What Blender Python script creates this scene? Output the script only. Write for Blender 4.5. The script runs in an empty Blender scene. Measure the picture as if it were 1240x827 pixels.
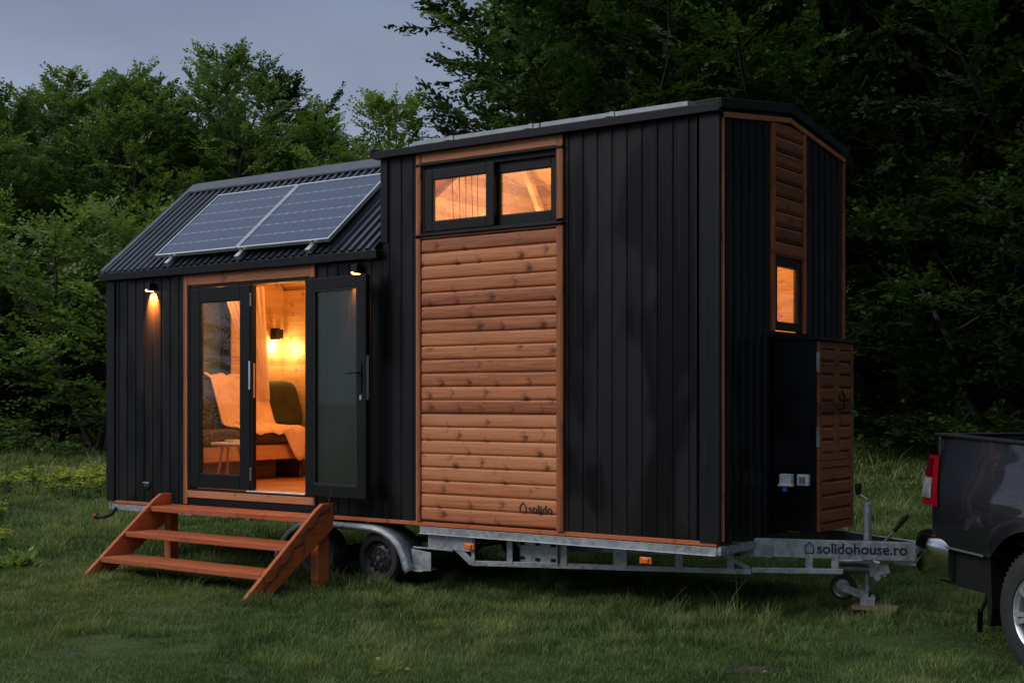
import bpy, bmesh, math, random
import numpy as np
from mathutils import Vector, Matrix
random.seed(7); rng = np.random.default_rng(7)
SC = bpy.context.scene; COL = SC.collection
PI = math.pi
# ------------------------------------------------------------------ camera frame (the place is laid out in metres; x along the house, y into it)
CAM = Vector((11.97, -9.085, 1.7)); CR = Vector((.8108, .5853, 0)); CW = Vector((-.5853, .8108, 0))
def plan(X, Z):                      # a ground-plan point, X metres to the right and Z metres ahead of the viewpoint
    return (CAM.x + CR.x*X + CW.x*Z, CAM.y + CR.y*X + CW.y*Z)
def sst(t): t = np.clip(t, 0, 1); return t*t*(3-2*t)
def terrain(x, y):
    x = np.asarray(x, float); y = np.asarray(y, float)
    X = (x-CAM.x)*CR.x + (y-CAM.y)*CR.y; Z = (x-CAM.x)*CW.x + (y-CAM.y)*CW.y
    side = sst((X+4)/12)
    h = sst((Z-15)/24)*(.35+.75*side)
    h = h + sst((Z-40)/60)*9 + .02*np.sin(x*.7+1.3*np.sin(y*.5))*np.sin(y*.83) + .012*np.sin(x*2.1+y*1.3)
    return h
# ------------------------------------------------------------------ helpers
def tag(o, label=None, cat=None, group=None, kind=None):
    if label: o['label'] = label
    if cat: o['category'] = cat
    if group: o['group'] = group
    if kind: o['kind'] = kind
    return o
def thing(name, label, cat, loc=(0,0,0), rz=0, group=None):
    o = bpy.data.objects.new(name, None); COL.objects.link(o); o.empty_display_size = .2
    o.location = loc; o.rotation_euler = (0,0,rz); return tag(o, label, cat, group)
def origin(o):                        # world location of a parent chain (no rotation in the chain when world coords are used)
    p = Vector((0,0,0))
    while o is not None: p += o.location; o = o.parent
    return p
class MB:
    def pane_y(s, x0, x1, y, z0, z1): return s.add([(x0,y,z0),(x1,y,z0),(x1,y,z1),(x0,y,z1)], [(0,1,2,3)])
    def pane_x(s, x, y0, y1, z0, z1): return s.add([(x,y0,z0),(x,y1,z0),(x,y1,z1),(x,y0,z1)], [(0,1,2,3)])
    def __init__(s): s.v = []; s.f = []; s.mi = []; s.cur = 0
    def add(s, vs, fs):
        n = len(s.v); s.v += [tuple(v) for v in vs]
        for f in fs: s.f.append(tuple(i+n for i in f)); s.mi.append(s.cur)
        return s
    def box(s, x0, x1, y0, y1, z0, z1):
        v = [(x,y,z) for x in (x0,x1) for y in (y0,y1) for z in (z0,z1)]
        return s.add(v, [(0,1,3,2),(4,6,7,5),(0,4,5,1),(2,3,7,6),(0,2,6,4),(1,5,7,3)])
    def bar(s, a, b, w, h, up=(0,0,1)):        # rectangular bar from a to b
        a = Vector(a); b = Vector(b); d = (b-a).normalized(); u = Vector(up)
        if abs(d.dot(u)) > .98: u = Vector((1,0,0))
        r = d.cross(u).normalized(); u = r.cross(d).normalized()
        v = [p + r*sx*w/2 + u*sz*h/2 for p in (a,b) for sx in (-1,1) for sz in (-1,1)]
        return s.add(v, [(0,1,3,2),(4,6,7,5),(0,4,5,1),(2,3,7,6),(0,2,6,4),(1,5,7,3)])
    def prism(s, pts, axis, a, b):             # pts: 2-D outline, extruded along axis between a and b
        n = len(pts)
        def P(p, t): return {'x': (t,p[0],p[1]), 'y': (p[0],t,p[1]), 'z': (p[0],p[1],t)}[axis]
        v = [P(p,a) for p in pts] + [P(p,b) for p in pts]
        f = [(i,(i+1)%n,n+(i+1)%n,n+i) for i in range(n)] + [tuple(range(n))[::-1], tuple(range(n,2*n))]
        return s.add(v, f)
    def sheet(s, pts, axis, a, b):             # open outline extruded
        n = len(pts)
        def P(p, t): return {'x': (t,p[0],p[1]), 'y': (p[0],t,p[1]), 'z': (p[0],p[1],t)}[axis]
        A = a if callable(a) else (lambda p: a); B = b if callable(b) else (lambda p: b)
        v = [P(p,A(p)) for p in pts] + [P(p,B(p)) for p in pts]
        return s.add(v, [(i,i+1,n+i+1,n+i) for i in range(n-1)])
    def tube(s, pts, r, n=10, cap=True):
        pts = [Vector(p) for p in pts]; rs = r if isinstance(r,(list,tuple)) else [r]*len(pts)
        base = len(s.v); prev = None; vs = []
        for i,p in enumerate(pts):
            d = (pts[min(i+1,len(pts)-1)]-pts[max(i-1,0)]).normalized()
            if prev is None: prev = d.cross(Vector((0,0,1)) if abs(d.z) < .95 else Vector((1,0,0))).normalized()
            prev = (prev - d*prev.dot(d)).normalized(); q = d.cross(prev)
            for k in range(n):
                a = 2*PI*k/n; vs.append(p + prev*math.cos(a)*rs[i] + q*math.sin(a)*rs[i])
        f = [(i*n+k, i*n+(k+1)%n, (i+1)*n+(k+1)%n, (i+1)*n+k) for i in range(len(pts)-1) for k in range(n)]
        if cap: f += [tuple(range(n))[::-1], tuple((len(pts)-1)*n+k for k in range(n))]
        return s.add(vs, f)
    def lathe(s, prof, c, axis='y', n=32):     # prof: (radius, along) pairs around an axis through c
        vs = []; m = len(prof)
        for k in range(n):
            a = 2*PI*k/n
            for r, t in prof:
                x, y = r*math.cos(a), r*math.sin(a)
                vs.append({'y': (c[0]+x,c[1]+t,c[2]+y), 'x': (c[0]+t,c[1]+x,c[2]+y), 'z': (c[0]+x,c[1]+y,c[2]+t)}[axis])
        f = [(k*m+i, ((k+1)%n)*m+i, ((k+1)%n)*m+i+1, k*m+i+1) for k in range(n) for i in range(m-1)]
        return s.add(vs, f)
    def build(s, name, mats, parent=None, bevel=0, smooth=False, label=None, local=False, seg=2):
        me = bpy.data.meshes.new(name); o = bpy.data.objects.new(name, me); COL.objects.link(o)
        off = Vector((0,0,0)) if (parent is None or local) else origin(parent)
        me.from_pydata([(v[0]-off.x, v[1]-off.y, v[2]-off.z) for v in s.v], [], s.f)
        bm = bmesh.new(); bm.from_mesh(me); bmesh.ops.recalc_face_normals(bm, faces=bm.faces); bm.to_mesh(me); bm.free()
        for m in (mats if isinstance(mats,(list,tuple)) else [mats]): me.materials.append(m)
        for i,p in enumerate(me.polygons): p.material_index = s.mi[i] if i < len(s.mi) else 0
        if parent: o.parent = parent
        if smooth:
            for p in me.polygons: p.use_smooth = True
            m = o.modifiers.new('es','EDGE_SPLIT'); m.split_angle = math.radians(38)
        if bevel:
            m = o.modifiers.new('bevel','BEVEL'); m.width = bevel; m.segments = seg; m.limit_method = 'ANGLE'; m.angle_limit = math.radians(40)
        if label: o['label'] = label
        return o
def copy_tree(o, parent=None):
    c = o.copy(); COL.objects.link(c); c.parent = parent
    for ch in list(o.children): copy_tree(ch, c)
    return c
# ------------------------------------------------------------------ materials
class NT:
    def __init__(s, name):
        s.m = bpy.data.materials.new(name); s.m.use_nodes = True; s.t = s.m.node_tree; s.b = s.t.nodes['Principled BSDF']; s.out = s.t.nodes['Material Output']
    def n(s, typ, **kw):
        o = s.t.nodes.new(typ)
        for k,v in kw.items():
            if k in o.inputs.keys() if hasattr(o.inputs,'keys') else False: o.inputs[k].default_value = v
            else: setattr(o, k, v)
        return o
    def l(s, a, b): s.t.links.new(a, b)
    def coord(s, scale=(1,1,1), kind='Object', loc=(0,0,0)):
        c = s.n('ShaderNodeTexCoord'); m = s.n('ShaderNodeMapping'); m.inputs['Scale'].default_value = scale; m.inputs['Location'].default_value = loc
        s.l(c.outputs[kind], m.inputs['Vector']); return m.outputs['Vector']
    def noise(s, vec, scale, detail=4, rough=.55, dist=0):
        o = s.n('ShaderNodeTexNoise'); o.inputs['Scale'].default_value = scale; o.inputs['Detail'].default_value = detail; o.inputs['Roughness'].default_value = rough; o.inputs['Distortion'].default_value = dist
        s.l(vec, o.inputs['Vector']); return o.outputs['Fac']
    def ramp(s, fac, stops):
        o = s.n('ShaderNodeValToRGB'); e = o.color_ramp.elements
        while len(e) < len(stops): e.new(.5)
        for i,(p,c) in enumerate(stops): e[i].position = p; e[i].color = (*c,1) if len(c) == 3 else c
        s.l(fac, o.inputs['Fac']); return o.outputs['Color']
    def math(s, op, a, b=None, c=None, clamp=False):
        o = s.n('ShaderNodeMath', operation=op); o.use_clamp = clamp
        for i,x in enumerate((a,b,c)):
            if x is None: continue
            if isinstance(x,(int,float)): o.inputs[i].default_value = x
            else: s.l(x, o.inputs[i])
        return o.outputs[0]
    def mix(s, fac, a, b, mode='MIX'):
        o = s.n('ShaderNodeMix', data_type='RGBA', blend_type=mode)
        for inp,x in ((o.inputs[0],fac),(o.inputs[6],a),(o.inputs[7],b)):
            if isinstance(x,(int,float)): inp.default_value = x
            elif isinstance(x,tuple): inp.default_value = (*x,1) if len(x) == 3 else x
            else: s.l(x, inp)
        return o.outputs[2]
    def bump(s, h, strength=.3, dist=.01):
        o = s.n('ShaderNodeBump'); o.inputs['Strength'].default_value = strength; o.inputs['Distance'].default_value = dist
        s.l(h, o.inputs['Height']); s.l(o.outputs['Normal'], s.b.inputs['Normal']); return o
    def set(s, **kw):
        for k,v in kw.items():
            i = s.b.inputs[k.replace('_',' ')]
            if isinstance(v, tuple): i.default_value = (*v,1) if len(v) == 3 else v
            elif isinstance(v,(int,float)): i.default_value = v
            else: s.l(v, i)
        return s
def simple(name, col, rough=.5, metal=0, var=.25, scale=6, bump=.0, spec=.5):
    t = NT(name); v = t.coord(); f = t.noise(v, scale, 5, .6)
    a = tuple(c*(1-var) for c in col); b = tuple(min(1,c*(1+var)) for c in col)
    t.set(Base_Color=t.ramp(f, [(.3,a),(.7,b)]), Metallic=metal, Specular_IOR_Level=spec)
    g = t.noise(v, scale*2.7, 4, .6); r = t.n('ShaderNodeMapRange'); r.inputs['To Min'].default_value = max(.02,rough-.1); r.inputs['To Max'].default_value = min(1,rough+.12)
    t.l(g, r.inputs['Value']); t.l(r.outputs[0], t.b.inputs['Roughness'])
    if bump: t.bump(t.noise(v, scale*9, 4, .6), bump, .004)
    return t.m
def wood(name, axis, dark, mid, light, pitch=None, pitch_axis='z', knots=1.0, rough=.55, off=0, kscale=3.0, knotcol=(.035,.014,.008)):
    """stained softwood: grain along axis, knots, tone that changes from board to board (pitch)"""
    t = NT(name); c = t.n('ShaderNodeTexCoord'); sp = t.n('ShaderNodeSeparateXYZ'); t.l(c.outputs['Object'], sp.inputs[0])
    ax = {'x':0,'y':1,'z':2}; L = sp.outputs[ax[axis]]; pa = {'x':0,'y':1,'z':2}[pitch_axis]; Pq = sp.outputs[pa]
    other = [i for i in range(3) if i != ax[axis] and i != pa]; Q = sp.outputs[other[0] if other else (ax[axis]+1)%3]
    if pitch: idx = t.math('FLOOR', t.math('DIVIDE', t.math('SUBTRACT', Pq, off), pitch))
    else: idx = t.math('MULTIPLY', Pq, 0.0)
    wn = t.n('ShaderNodeTexWhiteNoise', noise_dimensions='1D'); t.l(t.math('ADD', idx, .37), wn.inputs['W']); rnd = wn.outputs['Value']
    # grain
    cb = t.n('ShaderNodeCombineXYZ'); t.l(t.math('ADD', t.math('MULTIPLY', L, 1.1), t.math('MULTIPLY', rnd, 40)), cb.inputs[0]); t.l(t.math('MULTIPLY', Pq, 26), cb.inputs[1]); t.l(t.math('MULTIPLY', Q, 26), cb.inputs[2])
    # knots: one candidate cell per board per ~.35 m
    kb = t.n('ShaderNodeCombineXYZ'); t.l(t.math('ADD', t.math('MULTIPLY', L, kscale), t.math('MULTIPLY', rnd, 57)), kb.inputs[0])
    t.l(t.math('DIVIDE', t.math('SUBTRACT', Pq, off), pitch if pitch else .1), kb.inputs[1]); t.l(t.math('MULTIPLY', Q, 3.3), kb.inputs[2])
    vo = t.n('ShaderNodeTexVoronoi', voronoi_dimensions='2D'); vo.inputs['Scale'].default_value = 1; vo.inputs['Randomness'].default_value = .75; t.l(kb.outputs[0], vo.inputs['Vector'])
    sub = t.n('ShaderNodeVectorMath', operation='SUBTRACT'); t.l(kb.outputs[0], sub.inputs[0]); t.l(vo.outputs['Position'], sub.inputs[1])
    s2 = t.n('ShaderNodeSeparateXYZ'); t.l(sub.outputs[0], s2.inputs[0])
    wob = t.noise(c.outputs['Object'], 45, 3, .6)
    dx = t.math('ADD', s2.outputs[0], t.math('MULTIPLY', t.math('SUBTRACT', wob, .5), .16)); dy = s2.outputs[1]
    # chevron shape: knots run out sideways where the rounded board was planed
    chev = t.math('ADD', dx, t.math('MULTIPLY', t.math('ABSOLUTE', dy), .35))
    d = t.math('SQRT', t.math('ADD', t.math('POWER', t.math('MULTIPLY', chev, 2.2), 2), t.math('POWER', t.math('MULTIPLY', dy, .85), 2)))
    sc = t.n('ShaderNodeSeparateColor'); t.l(vo.outputs['Color'], sc.inputs[0])
    size = t.math('MULTIPLY', t.math('MAXIMUM', t.math('SUBTRACT', sc.outputs[0], .3), 0), .30*knots)
    kn = t.n('ShaderNodeMapRange'); kn.clamp = True; kn.inputs['From Min'].default_value = 0; kn.inputs['From Max'].default_value = .12; kn.inputs['To Min'].default_value = 0; kn.inputs['To Max'].default_value = 1
    t.l(t.math('SUBTRACT', size, d), kn.inputs['Value'])
    cv = t.math('ABSOLUTE', t.math('SUBTRACT', t.math('ADD', t.math('ADD', dx, .02), t.math('MULTIPLY', t.math('ABSOLUTE', dy), .3)), t.math('MULTIPLY', size, .5)))
    ln = t.n('ShaderNodeMapRange'); ln.inputs['From Min'].default_value = .03; ln.inputs['From Max'].default_value = .008; t.l(cv, ln.inputs['Value'])
    line = t.math('MULTIPLY', t.math('MULTIPLY', ln.outputs[0], t.math('LESS_THAN', t.math('ABSOLUTE', dy), .46)), t.math('MULTIPLY', t.math('GREATER_THAN', size, .01), .62 if pitch else 0))
    halo = t.n('ShaderNodeMapRange'); halo.inputs['From Min'].default_value = -.22; halo.inputs['From Max'].default_value = .05; t.l(t.math('SUBTRACT', size, d), halo.inputs['Value'])
    halo_on = t.math('MULTIPLY', halo.outputs[0], t.math('GREATER_THAN', size, .02))
    g1 = t.noise(cb.outputs[0], 1.0, 6, .62, 1.6); 
    g2 = t.noise(cb.outputs[0], 3.5, 4, .6, .5)
    fac = t.math('ADD', t.math('ADD', t.math('MULTIPLY', g1, .65), t.math('MULTIPLY', g2, .25)), t.math('MULTIPLY', t.math('SUBTRACT', rnd, .5), .3))
    fac = t.math('SUBTRACT', fac, t.math('MULTIPLY', halo_on, .16))
    col = t.ramp(fac, [(.27,dark),(.45,mid),(.64,light)])
    big = t.noise(c.outputs['Object'], 1.3, 3, .6)
    col = t.mix(t.math('MULTIPLY', big, .45), col, t.mix(.5, col, dark), 'MIX')
    col = t.mix(t.math('MULTIPLY', t.math('MAXIMUM', kn.outputs[0], line), .8), col, knotcol)
    t.set(Base_Color=col, Roughness=rough, Specular_IOR_Level=.4)
    t.bump(t.math('ADD', g2, t.math('MULTIPLY', kn.outputs[0], .6)), .25, .004)
    return t.m
M = {}
SD, SM_, SL = (.24,.066,.023), (.46,.148,.054), (.62,.245,.104)
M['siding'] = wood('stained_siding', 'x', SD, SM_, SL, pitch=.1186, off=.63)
M['siding_y'] = wood('shade_toned_siding_end', 'y', (.07,.019,.008), (.155,.046,.017), (.24,.08,.032), pitch=.1186, off=.63)  # same boards, darkened in colour for the end wall turned from the light
M['trim_z'] = wood('stained_trim_upright', 'z', (.17,.045,.014), (.38,.115,.036), (.5,.175,.065), pitch=.08, pitch_axis='x', knots=.6, kscale=1.6)
M['trim_x'] = wood('stained_trim_level', 'x', (.2,.06,.022), (.42,.145,.052), (.53,.22,.095), pitch=.2, pitch_axis='z', knots=.55, kscale=2)
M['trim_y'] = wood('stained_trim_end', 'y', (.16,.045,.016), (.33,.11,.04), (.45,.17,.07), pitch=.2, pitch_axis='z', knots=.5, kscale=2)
M['sill'] = wood('stained_sill_beam', 'x', (.22,.045,.012), (.45,.1,.024), (.55,.15,.045), pitch=.2, knots=.5)
M['step'] = wood('red_stained_step', 'x', (.10,.02,.007), (.29,.058,.016), (.46,.12,.035), pitch=.22, pitch_axis='z', knots=.35, rough=.6)
M['step_y'] = wood('red_stained_stringer', 'y', (.11,.023,.008), (.32,.067,.018), (.48,.13,.037), pitch=.3, pitch_axis='z', knots=.35, rough=.6)
M['pine_x'] = wood('interior_pine_back', 'x', (.42,.25,.1), (.62,.41,.19), (.74,.54,.3), pitch=.1, off=.03, knots=.6, knotcol=(.2,.09,.03), rough=.5)
M['pine_y'] = wood('interior_pine_gable', 'y', (.42,.25,.1), (.62,.41,.19), (.74,.54,.3), pitch=.1, off=.03, knots=.6, knotcol=(.2,.09,.03), rough=.5)
M['floor'] = wood('interior_floor', 'x', (.3,.13,.05), (.45,.22,.09), (.55,.3,.14), pitch=.13, pitch_axis='y', knots=.3, knotcol=(.12,.05,.02), rough=.35)
M['oak'] = wood('sofa_base_wood', 'y', (.4,.2,.08), (.55,.3,.13), (.65,.4,.2), knots=.2, rough=.4)
# black cladding: satin painted sheet, damp clouds
def black_sheet(name, col=(.0066,.0066,.0074), damp=True, axis='x'):
    t = NT(name); v = t.coord((1.9 if axis=='x' else 1,1.9 if axis=='y' else 1,.75)); n1 = t.noise(v, 1.25, 2, .45, .3)
    big = t.ramp(n1, [(.43,(0,0,0)),(.53,(1,1,1))])
    st = t.noise(t.coord((30,30,1.2)), 1, 4, .6); fine = t.noise(t.coord(), 9, 5, .6)
    c1 = t.mix(big, tuple(c*.2 for c in col), tuple(c*1.75 for c in col)) if damp else t.ramp(fine, [(0,tuple(c*.8 for c in col)),(1,tuple(c*1.2 for c in col))])
    drip = t.ramp(t.noise(t.coord((22,22,.5)), 1, 3, .7), [(.52,(0,0,0)),(.7,(1,1,1))]); c1 = t.mix(t.math('MULTIPLY', drip, .55), c1, tuple(c*2.6 for c in col))
    sz = t.n('ShaderNodeSeparateXYZ'); t.l(t.coord(), sz.inputs[0]); low = t.n('ShaderNodeMapRange'); low.inputs['From Min'].default_value = .55; low.inputs['From Max'].default_value = 0; t.l(sz.outputs[2], low.inputs['Value'])
    c1 = t.mix(t.math('MULTIPLY', t.math('MULTIPLY', low.outputs[0], fine), .35), c1, (.03,.025,.018))
    c2 = t.mix(t.math('MULTIPLY', st, .3), c1, tuple(c*1.8 for c in col))
    r = t.n('ShaderNodeMapRange'); r.inputs['To Min'].default_value = .22; r.inputs['To Max'].default_value = .5; bw = t.n('ShaderNodeRGBToBW'); t.l(big, bw.inputs[0]); t.l(t.math('ADD', t.math('MULTIPLY', bw.outputs[0] if damp else n1, .55), t.math('MULTIPLY', t.math('ADD', fine, st), .25)), r.inputs['Value'])
    t.set(Base_Color=c2, Specular_IOR_Level=.17); t.l(r.outputs[0], t.b.inputs['Roughness'])
    t.bump(t.math('ADD', fine, t.math('MULTIPLY', t.noise(t.coord((1,1,.35)), 2.2, 2, .5), 3)), .22, .004); return t.m
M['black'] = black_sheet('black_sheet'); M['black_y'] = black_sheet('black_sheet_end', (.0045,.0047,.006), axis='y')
M['blacktrim'] = black_sheet('black_folded_trim', (.0075,.008,.0105), damp=False)
M['roof'] = simple('anthracite_roof_sheet', (.04,.045,.062), .36, .4, .3, 3)
M['pvc'] = simple('black_window_profile', (.006,.007,.008), .42, 0, .2, 8, spec=.2)
M['gasket'] = simple('rubber_gasket', (.006,.006,.006), .7)
M['galv'] = None
def galv():
    t = NT('galvanised_steel'); v = t.coord(); vo = t.n('ShaderNodeTexVoronoi'); vo.inputs['Scale'].default_value = 26; t.l(v, vo.inputs['Vector'])
    sc = t.n('ShaderNodeSeparateColor'); t.l(vo.outputs['Color'], sc.inputs[0]); n1 = t.noise(v, 4, 6, .65)
    f = t.math('ADD', t.math('MULTIPLY', sc.outputs[0], .3), t.math('MULTIPLY', n1, .7))
    t.set(Base_Color=t.ramp(f, [(.25,(.2,.22,.235)),(.5,(.34,.365,.385)),(.75,(.46,.49,.5))]), Metallic=.55)
    r = t.n('ShaderNodeMapRange'); r.inputs['To Min'].default_value = .35; r.inputs['To Max'].default_value = .6; t.l(f, r.inputs['Value']); t.l(r.outputs[0], t.b.inputs['Roughness'])
    t.bump(n1, .15, .003); return t.m
M['galv'] = galv()
M['alu'] = simple('aluminium', (.6,.63,.66), .35, .8, .12, 5)
M['chrome'] = simple('chrome', (.55,.55,.57), .1, 1.0, .08, 3)
M['chrome_dull'] = simple('dull_steel', (.3,.3,.3), .35, .8, .3, 9)
M['rubber'] = simple('tyre_rubber', (.018,.018,.018), .75, 0, .3, 12, .3)
M['rim_dark'] = simple('dark_steel_rim', (.035,.035,.038), .4, .4, .3, 9)
M['rim_alloy'] = simple('silver_alloy_rim', (.55,.57,.6), .3, .7, .1, 5)
M['orange'] = simple('amber_reflector', (.75,.16,.02), .25, 0, .1, 9)
M['red'] = simple('red_lens', (.2,.005,.01), .12, 0, .15, 9)
M['dark_red'] = simple('dark_red_lens', (.07,.002,.004), .08, 0, .2, 20)
M['lens'] = simple('clear_lens', (.26,.26,.28), .12, .3, .5, 14)
M['plastic_black'] = simple('black_plastic', (.009,.009,.009), .6, spec=.2)
M['plastic_white'] = simple('white_plastic', (.6,.62,.62), .4, 0, .08)
M['blue'] = simple('blue_plastic', (.02,.12,.5), .4)
M['paint'] = None
def carpaint():
    t = NT('charcoal_car_paint'); v = t.coord(); n1 = t.noise(v, 4, 5, .6); sp = t.noise(v, 900, 1, .5)
    c = t.mix(t.math('MULTIPLY', sp, .4), (.006,.006,.009), (.018,.018,.024))
    t.set(Base_Color=c, Metallic=.2, Coat_Weight=1.0, Coat_Roughness=.03)
    r = t.n('ShaderNodeMapRange'); r.inputs['To Min'].default_value = .28; r.inputs['To Max'].default_value = .42; t.l(n1, r.inputs['Value']); t.l(r.outputs[0], t.b.inputs['Roughness'])
    vo = t.n('ShaderNodeTexVoronoi'); vo.inputs['Scale'].default_value = 85; t.l(v, vo.inputs['Vector'])      # rain beads
    d = t.n('ShaderNodeMapRange'); d.inputs['From Min'].default_value = .32; d.inputs['From Max'].default_value = .12; t.l(vo.outputs['Distance'], d.inputs['Value'])
    b = t.n('ShaderNodeBump'); b.inputs['Strength'].default_value = .25; b.inputs['Distance'].default_value = .002; t.l(d.outputs[0], b.inputs['Height']); t.l(b.outputs[0], t.b.inputs['Coat Normal'])
    return t.m
M['paint'] = carpaint()
M['fab_green'] = simple('dark_green_velvet', (.035,.05,.022), .85, 0, .3, 5, .3)
M['fab_cream'] = simple('cream_wool', (.8,.6,.5), .9, 0, .12, 7, .4)
M['fab_brown'] = simple('brown_mattress', (.06,.045,.03), .85, 0, .2, 5, .3)
M['white'] = simple('white_lacquer', (.75,.73,.7), .4, 0, .05)
M['soil'] = simple('bare_soil', (.05,.035,.022), .95, 0, .4, 8, .5)
M['stone'] = simple('pale_stone', (.13,.125,.11), .85, 0, .25, 8, .4)
M['board'] = wood('weathered_plank', 'x', (.09,.05,.035), (.17,.1,.07), (.25,.16,.12), knots=.3, rough=.8)
M['ink'] = simple('black_lettering', (.008,.008,.01), .6)
M['vine'] = simple('dark_reddish_bark', (.05,.018,.014), .8, 0, .3, 20, .3)
def sheer():
    t = NT('sheer_curtain'); v = t.coord((14,14,1)); f = t.noise(v, 2, 3, .6)
    t.set(Base_Color=t.ramp(f, [(.3,(.82,.72,.68)),(.7,(.92,.86,.82))]), Roughness=.9, Alpha=.8, Transmission_Weight=0)
    tl = t.n('ShaderNodeBsdfTranslucent'); tl.inputs[0].default_value = (.8,.6,.5,1); mx = t.n('ShaderNodeMixShader'); mx.inputs[0].default_value = .4
    t.l(t.b.outputs[0], mx.inputs[1]); t.l(tl.outputs[0], mx.inputs[2]); t.l(mx.outputs[0], t.out.inputs[0]); return t.m
M['sheer'] = sheer()
def glass(name, tint=(.9,.92,.9), wet=.6, refl=1.0, scale=170, haze=(.2,.22,.18), hz=.0, green=False):
    """thin pane: light passes, sky and trees mirror in it, rain beads scatter"""
    t = NT(name); v = t.coord(); ge = t.n('ShaderNodeNewGeometry'); dp = t.n('ShaderNodeVectorMath', operation='DOT_PRODUCT'); t.l(ge.outputs['Incoming'], dp.inputs[0]); t.l(ge.outputs['True Normal'], dp.inputs[1])
    sch = t.math('ADD', .05, t.math('MULTIPLY', t.math('POWER', t.math('SUBTRACT', 1.0, t.math('ABSOLUTE', dp.outputs['Value'])), 5), .95))
    tr = t.n('ShaderNodeBsdfTransparent'); tr.inputs[0].default_value = (*tint,1); gl = t.n('ShaderNodeBsdfGlossy'); gl.inputs['Roughness'].default_value = .03; gl.inputs[0].default_value = (.9,.95,1,1)
    m1 = t.n('ShaderNodeMixShader'); t.l(t.math('MULTIPLY', sch, 1.2*refl), m1.inputs[0]); t.l(tr.outputs[0], m1.inputs[1]); t.l(gl.outputs[0], m1.inputs[2])
    vo = t.n('ShaderNodeTexVoronoi'); vo.inputs['Scale'].default_value = scale; t.l(v, vo.inputs['Vector'])
    zone = t.noise(t.coord((1,1,.8)), 2.3, 3, .6); sc = t.n('ShaderNodeSeparateColor'); t.l(vo.outputs['Color'], sc.inputs[0])
    rad = t.math('MULTIPLY', sc.outputs[1], t.math('MULTIPLY', zone, wet))
    drop = t.math('GREATER_THAN', t.math('SUBTRACT', rad, vo.outputs['Distance']), 0)
    df = t.n('ShaderNodeBsdfDiffuse'); df.inputs[0].default_value = (*haze,1); tl = t.n('ShaderNodeBsdfTranslucent'); tl.inputs[0].default_value = (.75,.7,.55,1) if hz < .2 else (.14,.22,.10,1)
    g2 = t.n('ShaderNodeBsdfGlossy'); g2.inputs['Roughness'].default_value = .25; bp = t.n('ShaderNodeBump'); bp.inputs['Strength'].default_value = .9; bp.inputs['Distance'].default_value = .002
    t.l(vo.outputs['Distance'], bp.inputs['Height']); bp.invert = True; t.l(bp.outputs[0], g2.inputs['Normal'])
    a = t.n('ShaderNodeMixShader'); a.inputs[0].default_value = .55; t.l(df.outputs[0], a.inputs[1]); t.l(tl.outputs[0], a.inputs[2])
    b = t.n('ShaderNodeMixShader'); b.inputs[0].default_value = .25; t.l(a.outputs[0], b.inputs[1]); t.l(g2.outputs[0], b.inputs[2])
    m2 = t.n('ShaderNodeMixShader'); t.l(t.math('ADD', t.math('MULTIPLY', drop, .55), hz), m2.inputs[0]); t.l(m1.outputs[0], m2.inputs[1]); t.l(b.outputs[0], m2.inputs[2])
    t.l(m2.outputs[0], t.out.inputs[0]); return t.m
M['glass'] = glass('window_glass', wet=.6, scale=110, haze=(.5,.4,.32), hz=.1)
M['glass_door'] = glass('beaded_door_glass', wet=.75, scale=120, hz=.02)
M['glass_open'] = glass('beaded_open_door_glass', tint=(.6,.68,.56), wet=1.0, scale=95, haze=(.07,.11,.05), hz=.28, refl=.45, green=True)  # green haze colour stands in for trees mirrored in the open leaf
M['glass_dark'] = glass('dark_misted_glass', tint=(.4,.42,.35), wet=1.0, scale=110, haze=(.16,.13,.05), hz=.6, refl=.4)
M['carglass'] = simple('tinted_car_glass', (.006,.007,.008), .05, 0, .1)
def emit(name, col, s):
    t = NT(name); t.set(Base_Color=(.8,.6,.4), Emission_Color=col, Emission_Strength=s); return t.m
M['lamp'] = emit('lit_lamp', (1,.5,.2), 16); M['lamp_in'] = emit('lit_room_lamp', (1,.6,.28), 9)
def solar():
    """cells in x (across) and along the slope: dark blue wafers, pale gaps, fine busbars"""
    t = NT('solar_cells'); c = t.n('ShaderNodeUVMap'); sp = t.n('ShaderNodeSeparateXYZ'); t.l(c.outputs[0], sp.inputs[0])
    def line(v, n, w):
        f = t.math('FRACT', t.math('MULTIPLY', v, n)); d = t.math('ABSOLUTE', t.math('SUBTRACT', f, .5)); return t.math('GREATER_THAN', d, .5-w)
    U, V = sp.outputs[0], sp.outputs[1]
    l1 = line(U, 10, .018); l2 = line(V, 6, .022); fine = line(U, 50, .05)
    fu = t.math('ABSOLUTE', t.math('SUBTRACT', t.math('FRACT', t.math('MULTIPLY', U, 10)), .5)); fv = t.math('ABSOLUTE', t.math('SUBTRACT', t.math('FRACT', t.math('MULTIPLY', V, 6)), .5))
    dia = t.math('GREATER_THAN', t.math('ADD', fu, fv), .93)
    base = t.mix(t.noise(t.coord((1,1,1),'UV'), 7, 4, .6), (.008,.02,.06), (.014,.034,.09))
    base = t.mix(t.math('MULTIPLY', fine, .35), base, (.05,.08,.15)); base = t.mix(t.math('MULTIPLY', l1, .35), base, (.13,.16,.21))
    base = t.mix(t.math('MULTIPLY', l2, .75), base, (.24,.29,.38)); base = t.mix(dia, base, (.4,.45,.52))
    wet = t.noise(t.coord((90,90,1),'UV'), 1, 2, .7)
    t.set(Base_Color=base, Roughness=.42, Coat_Weight=.25, Coat_Roughness=.15, Specular_IOR_Level=.3); t.bump(wet, .08, .002); return t.m
M['solar'] = solar()
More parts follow.
